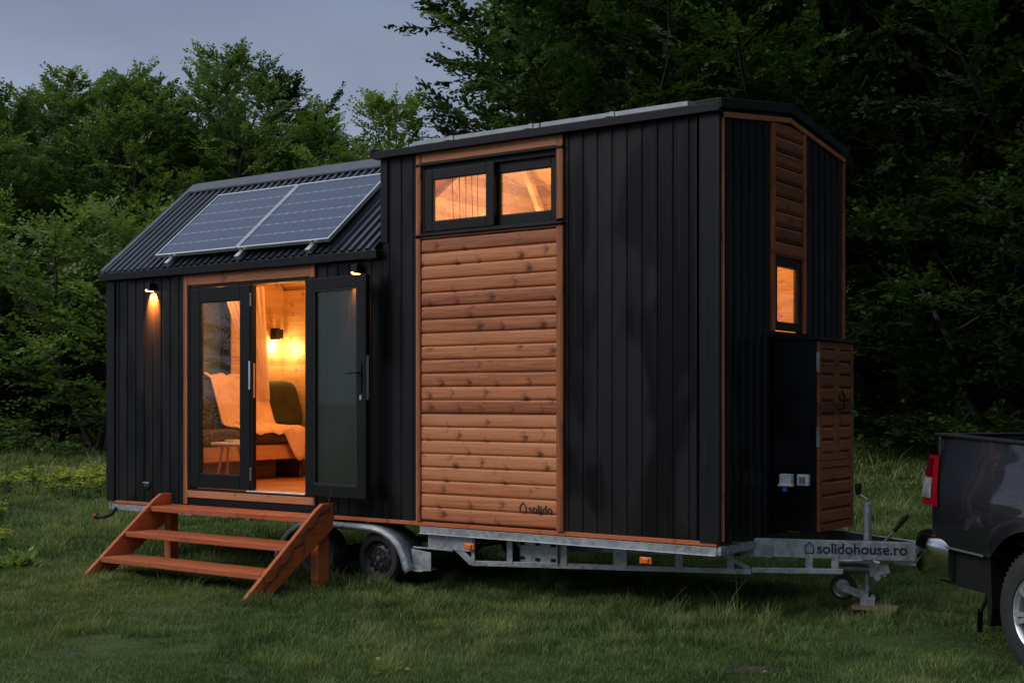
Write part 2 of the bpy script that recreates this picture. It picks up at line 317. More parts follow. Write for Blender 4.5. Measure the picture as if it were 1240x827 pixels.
def leafmat(name, c0, c1, c2):
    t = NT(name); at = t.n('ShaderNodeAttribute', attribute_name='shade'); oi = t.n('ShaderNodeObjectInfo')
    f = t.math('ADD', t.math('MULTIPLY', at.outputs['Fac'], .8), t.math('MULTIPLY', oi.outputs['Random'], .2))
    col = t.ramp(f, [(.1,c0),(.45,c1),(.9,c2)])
    t.set(Base_Color=col, Roughness=.5, Specular_IOR_Level=.17)
    tl = t.n('ShaderNodeBsdfTranslucent'); t.l(t.mix(1, col, (1.2,1.25,.6), 'MULTIPLY'), tl.inputs[0]); mx = t.n('ShaderNodeMixShader'); mx.inputs[0].default_value = .3
    t.l(t.b.outputs[0], mx.inputs[1]); t.l(tl.outputs[0], mx.inputs[2]); t.l(mx.outputs[0], t.out.inputs[0]); return t.m
M['leaf'] = leafmat('beech_leaves', (.055,.10,.03), (.125,.195,.055), (.22,.30,.09))
M['leaf_light'] = leafmat('fresh_leaves', (.075,.125,.03), (.16,.24,.06), (.27,.34,.1))
M['leaf_dark'] = leafmat('shade_coloured_leaves', (.012,.028,.008), (.03,.06,.015), (.062,.11,.028))  # darker copy of the leaves, shade of the woods put into the colour
M['leaf_far'] = leafmat('deep_shade_coloured_leaves', (.006,.013,.004), (.016,.03,.008), (.032,.055,.015))  # near-black leaf colour carries the gloom deep in the woods
M['bark'] = simple('grey_bark', (.04,.034,.028), .9, 0, .35, 3, .5)
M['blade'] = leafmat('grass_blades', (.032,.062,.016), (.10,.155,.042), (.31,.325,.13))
M['yellow'] = leafmat('yellow_green_flowers', (.16,.22,.03), (.3,.34,.04), (.45,.46,.06))
def groundmat():
    t = NT('meadow_ground'); v = t.coord(kind='Object'); a = t.noise(v, .35, 5, .6); b = t.noise(v, 3.5, 6, .65); c = t.noise(v, 22, 4, .6)
    f = t.math('ADD', t.math('MULTIPLY', a, .45), t.math('ADD', t.math('MULTIPLY', b, .35), t.math('MULTIPLY', c, .25)))
    col = t.ramp(f, [(.36,(.02,.032,.011)),(.52,(.045,.075,.02)),(.68,(.085,.12,.035))])
    soil = t.ramp(t.noise(v, 1.7, 4, .6, .4), [(.66,(0,0,0)),(.74,(1,1,1))])
    t.set(Base_Color=t.mix(soil, col, (.04,.028,.016)), Roughness=.95, Specular_IOR_Level=.15); t.bump(t.math('ADD', b, c), .8, .05); return t.m
M['ground'] = groundmat()

# ------------------------------------------------------------------ GROUND
def make_ground():
    us = np.concatenate([np.linspace(-500,-70,12), np.linspace(-60,60,90), np.linspace(70,500,12)])
    zs = np.concatenate([np.linspace(-200,-10,10), np.linspace(-8,70,120), np.linspace(80,600,14)])
    X, Z = np.meshgrid(us, zs, indexing='ij'); x = CAM.x+CR.x*X+CW.x*Z; y = CAM.y+CR.y*X+CW.y*Z
    h = terrain(x, y); n, m = X.shape; mb = MB()
    mb.v = list(zip(x.ravel(), y.ravel(), h.ravel()))
    mb.f = [(i*m+j, (i+1)*m+j, (i+1)*m+j+1, i*m+j+1) for i in range(n-1) for j in range(m-1)]; mb.mi = [0]*len(mb.f)
    o = mb.build('ground', M['ground'], smooth=False)
    for p in o.data.polygons: p.use_smooth = True
    tag(o, 'dark green meadow ground rising gently towards the woods', kind='structure'); o['label'] = 'dark green meadow ground rising gently towards the woods'
make_ground()
def mesh_np(name, verts, faces, mat, shade=None, smooth=False):
    me = bpy.data.meshes.new(name); nv = len(verts); nf, k = faces.shape
    me.vertices.add(nv); me.vertices.foreach_set('co', np.ascontiguousarray(verts, dtype=np.float32).ravel())
    me.loops.add(nf*k); me.loops.foreach_set('vertex_index', np.ascontiguousarray(faces, dtype=np.int32).ravel())
    me.polygons.add(nf); me.polygons.foreach_set('loop_start', np.arange(0, nf*k, k, dtype=np.int32))
    if shade is not None:
        at = me.attributes.new('shade','FLOAT','POINT'); at.data.foreach_set('value', np.ascontiguousarray(shade, dtype=np.float32))
    me.update(calc_edges=True); me.validate(); me.materials.append(mat); return me
def vnoise(x, y, s, seed=0):           # cheap smooth value noise in plan
    r = np.random.default_rng(seed).random((64,64)); u = x/s; v = y/s; i = np.floor(u).astype(int); j = np.floor(v).astype(int); fu = sst(u-i); fv = sst(v-j)
    g = lambda a,b: r[a%64, b%64]
    return (g(i,j)*(1-fu)+g(i+1,j)*fu)*(1-fv)+(g(i,j+1)*(1-fu)+g(i+1,j+1)*fu)*fv
def make_grass():
    V = []; S = []
    def patch(Z0, Z1, dens, hgt, wid, margin):
        wmax = .39*Z1+margin; n = int(dens*(Z1-Z0)*2*wmax)
        Z = rng.uniform(Z0, Z1, n); X = rng.uniform(-wmax, wmax, n); k = np.abs(X) < .39*Z+margin; Z = Z[k]; X = X[k]
        x = CAM.x+CR.x*X+CW.x*Z; y = CAM.y+CR.y*X+CW.y*Z
        cl = vnoise(x,y,.22,1)*.5+vnoise(x,y,.7,2)*.3+vnoise(x,y,2.4,3)*.2
        keep = rng.random(len(x)) < .25+1.3*sst((cl-.22)/.4); keep &= ~((vnoise(x,y,.9,9) > .86) & (rng.random(len(x)) < .4))
        x = x[keep]; y = y[keep]; cl = cl[keep]; n = len(x); z = terrain(x,y)-.005
        tall = (rng.random(n) < .02)
        trod = np.exp(-(((x-2.4)/1.3)**2+((y+1.9)/.5)**2))+.6*np.exp(-((y+.1+.02*(x-8))/.16)**2)*(x>4)*0+.55*np.exp(-((vnoise(x,y,1.1,31)-.8)/.1)**2)
        h = (1-.4*np.clip(trod,0,1))*hgt*(.3+1.35*cl)*(1+1.5*sst((vnoise(x,y,.16,41)-.72)/.15)*sst((vnoise(x,y,.8,42)-.35)/.3))*rng.uniform(.55,1.35,n)*(1+tall*1.0); w = wid*rng.uniform(.6,1.3,n)*(1-.35*tall)
        a = rng.uniform(0,2*PI,n); lean = rng.uniform(.15,.95,n)*h; la = a+rng.uniform(-.9,.9,n)+PI/2
        dx = np.cos(a)*w/2; dy = np.sin(a)*w/2; lx = np.cos(la)*lean; ly = np.sin(la)*lean
        b0 = np.stack([x-dx,y-dy,z],1); b1 = np.stack([x+dx,y+dy,z],1)
        m0 = np.stack([x+lx*.35-dx*.75,y+ly*.35-dy*.75,z+h*.6],1); m1 = np.stack([x+lx*.35+dx*.75,y+ly*.35+dy*.75,z+h*.6],1)
        t0 = np.stack([x+lx-dx*.12,y+ly-dy*.12,z+h],1); t1 = np.stack([x+lx+dx*.12,y+ly+dy*.12,z+h],1)
        V.append(np.stack([b0,b1,m0,m1,t0,t1],1).reshape(-1,3))
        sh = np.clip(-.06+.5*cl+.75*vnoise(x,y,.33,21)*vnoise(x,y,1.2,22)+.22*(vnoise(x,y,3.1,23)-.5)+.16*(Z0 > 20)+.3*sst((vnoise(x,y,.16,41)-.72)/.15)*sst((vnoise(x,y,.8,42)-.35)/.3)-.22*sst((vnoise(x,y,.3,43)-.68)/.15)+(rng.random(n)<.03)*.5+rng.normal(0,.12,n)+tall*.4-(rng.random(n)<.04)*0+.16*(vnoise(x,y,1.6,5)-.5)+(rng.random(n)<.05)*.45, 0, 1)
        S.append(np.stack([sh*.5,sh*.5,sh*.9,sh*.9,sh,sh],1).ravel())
    patch(5.8, 9.5, 7000, .036, .0042, 1.2)
    patch(9.5, 14, 5200, .044, .0055, 1.4)
    patch(14, 22, 1700, .07, .010, 1.8)
    patch(22, 34, 480, .10, .02, 2.5)
    patch(34, 52, 150, .13, .04, 4)
    v = np.concatenate(V); s = np.concatenate(S); n = len(v)//6; b = np.arange(n)*6
    f = np.concatenate([np.stack([b,b+1,b+3,b+2],1), np.stack([b+2,b+3,b+5,b+4],1)])
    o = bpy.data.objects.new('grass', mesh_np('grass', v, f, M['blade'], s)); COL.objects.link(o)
    tag(o, 'short damp green grass covering the whole meadow', 'grass', kind='stuff'); return n
print('blades', make_grass())

# ------------------------------------------------------------------ TREES
def rot_about(v, axis, a): return Matrix.Rotation(a, 3, axis) @ v
def leaves_mesh(name, sprays, leaf_l, leaf_w, nleaf, mat, r):
    """sprays: rows of origin(3) dir(3) normal(3) length shade -> leaf quads set alternately along each twig"""
    A = np.array(sprays); n = len(A); P, D, N, L, sh = A[:,0:3], A[:,3:6], A[:,6:9], A[:,9], A[:,10]
    S = np.cross(D, N); S /= np.linalg.norm(S,axis=1,keepdims=True)+1e-9; N = np.cross(S, D)
    V = []; SH = []
    for k in range(nleaf):
        t = (k+.5)/nleaf; side = 1 if k % 2 else -1; ll = leaf_l*(1.15-.45*t)*r.uniform(.75,1.25,n)
        c = P + D*(L*t)[:,None] - np.array([0,0,1])*(.12*L*t*t)[:,None] + N*r.normal(0,.015,n)[:,None]
        ang = r.uniform(.6,1.2,n) if k < nleaf-1 else r.uniform(-.2,.2,n)
        d = D*np.cos(ang)[:,None] + S*(side*np.sin(ang))[:,None] + N*r.normal(-.15,.3,n)[:,None]; d /= np.linalg.norm(d,axis=1,keepdims=True)
        w = np.cross(d, N + r.normal(0,.35,(n,3))); w /= np.linalg.norm(w,axis=1,keepdims=True)+1e-9
        tip = c + d*ll[:,None]; mid = c + d*(ll*.45)[:,None]; hw = (leaf_w*r.uniform(.8,1.2,n))[:,None]*.5
        V.append(np.stack([c, mid+w*hw, tip, mid-w*hw],1)); s = np.clip(sh + r.normal(0,.12,n),0,1); SH.append(np.repeat(s[:,None],4,1))
    v = np.concatenate(V).reshape(-1,3); s = np.concatenate(SH).ravel(); b = np.arange(len(v)//4)*4
    return mesh_np(name, v, np.stack([b,b+1,b+2,b+3],1), mat, s)
def tree_meshes(seed, H, R, mat, base=.15, limbs=34, sub=9, nleaf=13, leaf=.14, peak=.45, ascend=1.0, multi=1, sparse_top=False):
    r = random.Random(seed); nr = np.random.default_rng(seed); mb = MB(); sprays = []
    def V3(): return Vector((r.uniform(-1,1),r.uniform(-1,1),r.uniform(-1,1)))
    for s in range(multi):
        lean = Vector((r.uniform(-.1,.1),r.uniform(-.1,.1),1)) if multi == 1 else Vector((math.cos(s*2.4)*.35, math.sin(s*2.4)*.35, 1))
        pts = []; p = Vector((r.uniform(-.2,.2)*multi/2,r.uniform(-.2,.2)*multi/2,-.3)); hh = H*(1 if s == 0 else r.uniform(.75,1))
        for i in range(10):
            pts.append(p.copy()); p = p + (lean.normalized()+V3()*.07)*hh/9.2
        r0 = .018*H/(1 if multi == 1 else 1.6); mb.tube(pts, [r0*(1-.9*i/9.5)+.012 for i in range(10)], 8)
        def at(t): q = t*9; i = min(8,int(q)); return pts[i].lerp(pts[i+1], q-i)
        nl = int(limbs/multi*1.2) if multi > 1 else limbs
        for k in range(nl):
            t = base+(1-base)*((k+.5)/nl)**.85; o = at(min(.99,t)); az = k*2.399+r.uniform(-.5,.5)+s
            tt = (t-base)/(1-base); prof = math.sin(PI*min(1,max(.0,(tt**peak*1.0))) )**.55 if tt < 1 else .1
            prof = max(.2, min(1, max(0,1-abs(tt-.4)/.62)**.42 if tt > .4 else .74+.26*tt/.4))
            Lr = R*prof*r.uniform(.7,1.2); el = math.radians((6+50*tt**1.2)*ascend+r.uniform(-9,9))
            d = Vector((math.cos(az)*math.cos(el), math.sin(az)*math.cos(el), math.sin(el))); q = [o.copy()]; cur = o.copy(); dd = d.copy(); ns = 6
            for i in range(ns):
                dd = (dd + V3()*.13 + Vector((0,0,.05*ascend))).normalized(); cur = cur + dd*Lr/ns; q.append(cur.copy())
            lr0 = max(.014, .006*H*(1-.7*tt)*(Lr/R)); mb.tube(q, [lr0*(1-.85*i/ns)+.006 for i in range(ns+1)], 5, cap=False)
            shl = r.uniform(.2,.75)
            nsub = max(4, int(sub*Lr/R+2))
            for j in range(nsub):
                u = .22+.78*(j+.6)/nsub; qi = min(ns-1,int(u*ns)); b = q[qi].lerp(q[qi+1], u*ns-qi); bd = (q[qi+1]-q[qi]).normalized()
                sidev = bd.cross(Vector((0,0,1))).normalized()*(1 if j % 2 else -1); ln = Lr*(.42*(1-u)+.17)*r.uniform(.7,1.25)
                sd = (bd*.75+sidev*.8+Vector((0,0,r.uniform(-.2,.35)))+V3()*.2).normalized(); cur2 = b.copy(); e = [b.copy()]
                m = max(2, int(ln/.42))
                for i in range(m):
                    sd = (sd+V3()*.12+Vector((0,0,-.02))).normalized(); cur2 = cur2+sd*ln/m; e.append(cur2.copy())
                    nrm = (Vector((0,0,1))+V3()*.4).normalized()
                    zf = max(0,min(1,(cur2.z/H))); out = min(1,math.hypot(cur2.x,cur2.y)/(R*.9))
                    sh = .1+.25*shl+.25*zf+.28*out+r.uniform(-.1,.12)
                    for w in range(3):
                        a = r.uniform(-1.1,1.1) if w else 0; dv = (rot_about(sd, nrm, a)+V3()*.18).normalized()
                        po = e[-2].lerp(e[-1], r.random())
                        sprays.append((*po, *dv, *nrm, r.uniform(.4,.75), sh))
                mb.tube(e, [.011]+[.006]*(len(e)-1), 3, cap=False)
            # shoot at the limb end
            for w in range(4):
                dv = (dd+V3()*.3).normalized(); sprays.append((*(q[-1]-dv*.15*w), *dv, *(Vector((0,0,1))+V3()*.5).normalized(), r.uniform(.5,.85), .5+.3*shl))
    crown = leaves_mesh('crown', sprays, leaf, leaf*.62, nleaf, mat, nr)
    me = bpy.data.meshes.new('trunk'); me.from_pydata(mb.v, [], mb.f); me.materials.append(M['bark'])
    for p in me.polygons: p.use_smooth = True
    return me, crown
def variant(seed, mats, **kw):
    tr, cr = tree_meshes(seed, mat=mats[0], **kw); out = {}
    for m in mats:
        c = cr if m is mats[0] else cr.copy()
        if m is not mats[0]: c.materials.clear(); c.materials.append(m)
        out[m.name] = (tr, c)
    return out
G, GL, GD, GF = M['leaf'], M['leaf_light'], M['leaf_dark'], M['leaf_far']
VA = [variant(11, (G,GD,GF,GL), H=12, R=4.2, limbs=44, sub=10),
      variant(12, (G,GD,GF,GL), H=12, R=3.6, limbs=40, sub=9, ascend=1.15),
      variant(13, (G,GD,GF,GL), H=12, R=4.6, limbs=48, sub=11, base=.08),
      variant(14, (G,GD,GF,GL), H=12, R=3.3, limbs=30, sub=6, ascend=1.2, nleaf=11)]
VB = [variant(21, (GL,G,GD), H=4.5, R=2.6, limbs=30, sub=8, base=.04, multi=3, leaf=.11),
      variant(22, (GL,G,GD), H=4.5, R=2.3, limbs=26, sub=7, base=.04, multi=4, leaf=.10)]
def place(kind, mat, px, Z, h, rz, label, cat='tree', group='trees at the edge of the woods', name='beech_tree', wide=1.0):
    X = (px-620)/1600*Z; x, y = plan(X, Z); z = float(terrain(x,y)); src = kind[mat.name]
    H0 = 4.5 if cat == 'shrub' else 12
    t = thing(name, label, cat, (x,y,z), rz, group); s = h/H0; t.scale = (s*wide,s*wide,s)
    for nm, me in (('trunk',src[0]),('crown',src[1])):
        o = bpy.data.objects.new(nm, me); COL.objects.link(o); o.parent = t
TREES = [
 (-70,38,10.0,0,G,'dark tree cut off by the left edge of the photo'),
 (12,41,11.6,3,G,'thin airy tree with sky showing through, leftmost against the sky'),
 (92,44,11.0,2,G,'broad bushy tree, second from the left, with a low rounded top'),
 (163,41,11.2,1,G,'rounded tree with upright shoots left of the tallest sparse top'),
 (235,43,11.2,0,G,'full tree between the upright shoots and the tallest sparse top'),
 (312,40,11.9,3,G,'tallest sparse topped tree rising above the low roof'),
 (385,43,10.3,1,G,'tree behind the upper edge of the low roof, right of the tallest top'),
 (446,41,10.3,3,GL,'lighter green feathery tree just left of the tall house section'),
 (506,42,8.8,1,GL,'light green tree peeping out beside the tall house section'),
 (706,33,12.8,1,G,'big tree with branches reaching left over the open sky'),
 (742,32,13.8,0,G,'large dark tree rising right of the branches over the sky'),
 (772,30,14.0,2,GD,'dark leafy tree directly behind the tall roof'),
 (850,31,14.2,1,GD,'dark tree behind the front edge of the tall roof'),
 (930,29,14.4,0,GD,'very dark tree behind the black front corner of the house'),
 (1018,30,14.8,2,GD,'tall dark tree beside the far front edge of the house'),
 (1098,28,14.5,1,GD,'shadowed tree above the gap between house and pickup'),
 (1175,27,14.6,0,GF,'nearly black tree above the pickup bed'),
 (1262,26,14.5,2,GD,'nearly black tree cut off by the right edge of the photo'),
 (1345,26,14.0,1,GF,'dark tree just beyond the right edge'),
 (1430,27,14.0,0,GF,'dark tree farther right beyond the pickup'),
 (-150,38,10.5,2,G,'dark tree farther left beyond the meadow'),
]
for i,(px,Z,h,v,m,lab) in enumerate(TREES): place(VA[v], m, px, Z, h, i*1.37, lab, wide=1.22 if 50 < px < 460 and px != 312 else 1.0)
# unseen trees added to shade the right side and mirror in the panes
for i,(X,Z,h,m) in enumerate([(13.5,20,13,GD),(15,14,14,GD),(13,8,14,GD),(14,2,13,GD),(13,-5,13,GD),(9,-12,12,GD),(3,-17,11,G),(-4,-19,10,G),(-11,-18,10,G),(-18,-14,9.5,G),(-23,-7,9,G),(-26,1,9,G),(-27,9,9,G),(-27,17,9,G),(-26,25,9.5,G),(22,26,14,GD)]):
    x, y = plan(X, Z); src = VA[(i*2) % 3][m.name]; t = thing('beech_tree', 'unseen tree added beside the meadow for shade and reflections', 'tree', (x,y,float(terrain(x,y))), i*1.1, 'unseen trees added for shade and reflections'); t.scale = (h/12,)*3
    for nm, me in (('trunk',src[0]),('crown',src[1])):
        o = bpy.data.objects.new(nm, me); COL.objects.link(o); o.parent = t
back_labels = 'dark tree deep in the woods behind the front row'
for i in range(26):
    px = -180+i*63; Z = 50+5*math.sin(i*2.1) if px < 640 else 39+4*math.sin(i*1.7); h = (11.6 if px < 420 else 9.4 if px < 640 else 15.5)+.7*math.sin(i*3.3)
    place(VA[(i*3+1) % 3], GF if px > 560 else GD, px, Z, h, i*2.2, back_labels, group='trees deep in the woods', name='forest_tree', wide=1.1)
SHR = [(-30,36,4.6,0,GD,'low dark shrub at the left edge of the meadow'),(45,37,5.0,1,GD,'dark shrub under the airy left tree'),(112,34,6.2,0,G,'tall green shrub just left of the house corner'),
       (175,36,6.0,1,GL,'light green shrub behind the low roof corner'),(245,38,5.5,0,GD,'shrub hidden mostly behind the solar panels'),
       (1045,33,4.4,0,GD,'dark shrub at the meadow edge beside the wooden cabinet'),(1100,30,4.6,1,GD,'dark shrub above the gap beyond the drawbar'),
       (1165,27,5.2,0,GD,'leafy shrub standing above the pickup bed'),(1215,25,5.6,1,GD,'tallest leafy shrub above the pickup at the right edge'),(1290,24,5.5,0,GD,'shrub beyond the right edge of the photo'),
       (980,34,4.5,1,GD,'shrub hidden behind the front of the house'),(-100,35,4.4,1,GD,'low dark shrub beyond the left edge')]
for i,(px,Z,h,v,m,lab) in enumerate(SHR): place(VB[v], m, px, Z, h, i*1.9, lab, 'shrub', 'shrubs at the meadow edge', 'shrub', 1.15)
# far woods mass closing the view between the trunks
def far_woods():
    sp = []; r = random.Random(5)
    for i in range(5200):
        px = r.uniform(-300,1560); Z = r.uniform(56,64) if px < 560 else r.uniform(44,54); X = (px-620)/1600*Z; x,y = plan(X,Z); hz = r.uniform(0,1)*((8.5 if px < 400 else 7.5) if px < 660 else 15)
        d = Vector((r.uniform(-1,1),r.uniform(-1,1),r.uniform(-.3,.5))).normalized(); n = (Vector((-CW.x,-CW.y,.8))+Vector((r.uniform(-1,1),r.uniform(-1,1),0))*.5).normalized()
        sp.append((x,y,float(terrain(x,y))+hz,*d,*n,r.uniform(1.5,2.6),r.uniform(.1,.6)))
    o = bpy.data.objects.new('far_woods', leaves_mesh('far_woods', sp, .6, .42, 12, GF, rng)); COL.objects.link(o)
    tag(o, 'dark mass of foliage filling the depth of the woods', 'woods', kind='stuff')
far_woods()

# ------------------------------------------------------------------ TINY HOUSE  (x 0..7.37, y 0..2.42)
HX, HY = 7.37, 2.42; YR = 1.21
house = thing('tiny_house', 'black clad tiny house with timber panels and warmly lit windows standing on a trailer', 'tiny house', (3.68,1.21,.58))
ZB, ZE, ZT, ZR1, ZR2 = .62, 3.03, 3.89, 4.13, 4.05       # wall foot, low eave, tall eave, low ridge, tall gable peak
def ribs(a, b, per=.272, dep=.017, start=0, out=-1, base=0.0, cut=.5):
    """trapezoid sheet outline: (along, across) pairs"""
    pts = []; s = .012; x = a-start
    while x < b:
        for u, d in (((0,0),(per*.5-s,0),(per*.5,dep),(per-s,dep)) if cut == .5 else ((0,dep),(per*cut,dep),(per*cut+.01,0),(per-.008,0))):
            q = x+u
            if a <= q <= b: pts.append((q, base+out*(d)))
        x += per
    if not pts or pts[0][0] > a: pts.insert(0, (a, base+out*(dep if pts and pts[0][1] != base else 0)))
    if pts[-1][0] < b: pts.append((b, pts[-1][1]))
    return pts
# near side wall cladding, broken by the openings
def cladding(x0, x1, z1, start, screws_top):
    w = MB(); w.sheet(ribs(x0,x1,per=.139,start=start,dep=.0095,cut=.72), 'z', ZB, z1); w.build('side_wall', M['black'], house)
    n = int((x1-x0)/.278)+1
    w = MB(); w.box(x0+.002,x1-.002,.003,.07,ZB,z1-.012); w.build('light_seal_core', M['blacktrim'], house)  # unseen solid core, added behind the sheet to stop room light leaking
    for k in range(n):
        for z in (.78,1.75,2.72,3.6):
            x = x0-start+.05+.139*(1 if start else 0)+k*.278
            if z < z1-.2 and x0+.02 < x < x1-.02:
                sm = MB(); sm.lathe([(0,-.006),(.006,-.005),(.007,-.002),(.007,.002)], (x,-.0,z+.012*math.sin(x*9)), 'y', 6); sm.build('screw', M['blacktrim'], house)
cladding(.13,1.255,ZE+.03,.05,0); cladding(3.125,3.97,ZE+.03,.1,0); cladding(3.97,4.375,ZT,.03,1); cladding(5.955,7.165,ZT,.07,1)
w = MB(); w.box(7.16,7.36,.0,.07,ZB,ZT-.01); w.build('light_seal_core', M['blacktrim'], house)
w = MB(); w.box(4.38,5.95,.004,.07,ZB,3.16); w.box(4.38,5.95,.004,.07,3.775,ZT-.01) if False else None; w.build('light_seal_core', M['blacktrim'], house)
w = MB(); w.box(4.38,5.95,.004,.07,3.775,ZT-.01); w.build('light_seal_core', M['blacktrim'], house)
# corner flashings
c = MB(); c.box(0,.128,-.026,.0,ZB-.01,ZE); c.box(-.004,.0,-.026,.12,ZB-.01,ZE); c.build('corner_trim', M['blacktrim'], house, .003)
c = MB(); c.box(7.205,7.372,-.03,-.004,ZB-.012,ZT+.0); c.box(7.372,7.377,-.03,.035,ZB-.012,ZT); c.box(7.167,7.179,-.022,.0,ZB,ZT); c.build('corner_trim', M['blacktrim'], house, .003)
c = MB(); c.box(3.955,4.03,-.022,-.0185,ZE+.1,ZT); c.box(3.95,3.955,-.022,1.0,ZE+.1,ZT); c.build('corner_trim', M['blacktrim'], house)
# left cheek of the tall part above the low roof, rear wall, gable wall at the far left end
c = MB(); c.prism([(0,ZE),(HY,ZE),(HY,ZT),(YR,ZR2),(0,ZT)], 'x', 3.97, 4.0); c.build('cheek_wall', M['black_y'], house)
c = MB(); c.sheet(ribs(0,HX), 'z', ZB, ZE)
c.v = [(x,HY-y,z) for x,y,z in c.v]; c.box(3.97,HX,HY-.02,HY,ZE,ZT); c.build('rear_wall', M['black'], house)
c = MB(); WY0,WY1,WZ0,WZ1 = .62,1.5,1.75,2.95       # window in the left gable
c.prism([(0,ZB),(WY0,ZB),(WY0,ZE+.5),(0,ZE)], 'x', .0, .05); c.prism([(WY1,ZB),(HY,ZB),(HY,ZE),(YR,ZR1-.03),(WY1,ZR1-.3)], 'x', .0, .05)
c.box(0,.05,WY0,WY1,ZB,WZ0); c.prism([(WY0,WZ1),(WY1,WZ1),(WY1,ZR1-.3),(YR,ZR1-.03),(WY0,ZE+.5)], 'x', 0, .05); c.build('gable_wall', M['black_y'], house)
# timber panel
p = MB(); N = 21; hgt = (3.12-.63)/N
for k in range(N):
    z0 = .63+k*hgt; z1 = z0+hgt; prof = [(0.002,z0)]
    for a,dd_ in ((0,.006),(.03,.013),(.09,.0185),(.2,.0205),(.5,.0215),(.8,.0205),(.92,.0185),(.975,.013),(1,.006)): prof.append((-dd_, z0+.002+(hgt-.003)*a))
    prof.append((0.002,z1)); p.prism(prof, 'x', 4.43, 5.885)
sid = p.build('timber_panel', M['siding'], house, smooth=True, label='warm brown panel of rounded horizontal boards with dark knots')
for x0,x1,z0,z1,nm in ((4.378,4.43,.62,3.135,'z'),(5.885,5.95,.61,3.14,'z'),(4.378,4.432,3.165,3.9,'z'),(5.885,5.95,3.19,3.9,'z')):
    t = MB(); t.box(x0,x1,-.034,0,z0,z1); t.build('trim_board', M['trim_z'], house, .004)
t = MB(); t.box(4.434,5.883,-.026,0,3.80,3.885); t.build('trim_board', M['trim_x'], house, .004)
t = MB(); t.box(4.434,5.883,-.028,0,3.127,3.146); t.build('trim_board', M['trim_x'], house, .002)
t = MB(); t.box(4.37,5.955,-.055,-.0,3.147,3.163); t.build('window_sill', M['blacktrim'], house, .003)
t = MB(); t.box(4.37,5.955,-.045,-.0,3.772,3.792); t.build('drip_cap', M['blacktrim'], house, .003)
# loft window: two sashes side by side, right one set back
def sash(name, x0, x1, z0, z1, y, fw, pane, parent=house, d=.05, label=None, fwl=None):
    fwl = fwl or fw
    f = MB(); f.box(x0,x0+fwl,y,y+d,z0,z1); f.box(x1-fw,x1,y,y+d,z0,z1); f.box(x0+fwl,x1-fw,y,y+d,z0,z0+fw); f.box(x0+fwl,x1-fw,y,y+d,z1-fw,z1)
    o = f.build(name, M['pvc'], parent, .005)
    g = MB(); g.pane_y(x0+fwl,x1-fw,y+.022,z0+fw,z1-fw); g.build('pane', pane, o)
    k = MB()
    for a,b,c_,e in ((x0+fwl,x0+fwl+.007,z0+fw,z1-fw),(x1-fw-.007,x1-fw,z0+fw,z1-fw),(x0+fwl+.007,x1-fw-.007,z0+fw,z0+fw+.007),(x0+fwl+.007,x1-fw-.007,z1-fw-.007,z1-fw)): k.box(a,b,y+.008,y+.019,c_,e)
    k.build('gasket', M['gasket'], o)
    if label: o['label'] = label
    return o
wf = MB(); wf.box(4.434,4.462,-.012,.07,3.165,3.77); wf.box(5.86,5.883,-.012,.07,3.165,3.77); wf.box(4.462,5.86,-.01,.07,3.165,3.185); wf.box(4.462,5.86,.0,.09,3.728,3.79)
wf.build('window_frame', M['pvc'], house, .003)
sash('window', 4.47, 5.235, 3.188, 3.73, -.02, .085, M['glass'], label='left sash of the long loft window')
sash('window', 5.17, 5.875, 3.19, 3.725, .032, .085, M['glass'], label='right sash of the long loft window')
# sill beam under the cladding
t = MB(); t.box(3.13,7.345,-.018,.04,.582,.617); t.build('sill_beam', M['sill'], house, .003)
t = MB(); t.box(.03,1.25,-.012,.04,.585,.617); t.build('sill_beam', M['sill'], house, .003)
# door surround
for a in ((1.255,1.315,-.03,0,.63,2.995,'trim_z'),(1.317,3.06,-.028,0,2.872,2.99,'trim_x'),(3.062,3.122,-.03,0,2.86,2.995,'trim_z'),(1.317,3.122,-.03,0,.70,.772,'trim_x')):
    t = MB(); t.box(*a[:6]); t.build('door_surround', M[a[6]], house, .004)
t = MB(); t.box(1.317,3.122,-.012,.02,.615,.698); t.build('threshold_strip', M['blacktrim'], house)
f = MB(); f.box(1.317,1.345,-.02,.08,.775,2.868); f.box(3.0,3.03,-.01,.08,.79,2.868); f.box(1.345,3.0,-.015,.08,2.84,2.868); f.box(1.345,3.0,-.02,.08,.775,.79)
f.build('door_frame', M['pvc'], house, .003)
f = MB(); f.box(3.032,3.122,-.016,.03,.775,2.858); f.build('door_frame', M['pvc'], house, .003)
t = MB(); t.box(2.2,3.0,-.035,.09,.79,.803); t.build('threshold', M['alu'], house, .002)
door = sash('door', 1.352, 2.232, .805, 2.835, -.02, .145, M['glass_door'], d=.055, label='closed glazed door leaf with black frame')
k = MB(); k.box(2.234,2.262,-.012,.04,.81,2.832); k.build('meeting_stile', M['plastic_black'], door, .003)
k = MB(); k.box(2.262,2.266,-.004,.02,1.72,2.06); k.box(2.215,2.24,-.024,-.0185,1.80,2.08); k.build('lock_plate', M['alu'], door, .002)
for z in (.9,2.62):
    k = MB(); k.box(2.236,2.254,-.026,-.012,z,z+.13); k.build('hinge', M['chrome_dull'], door, .003)
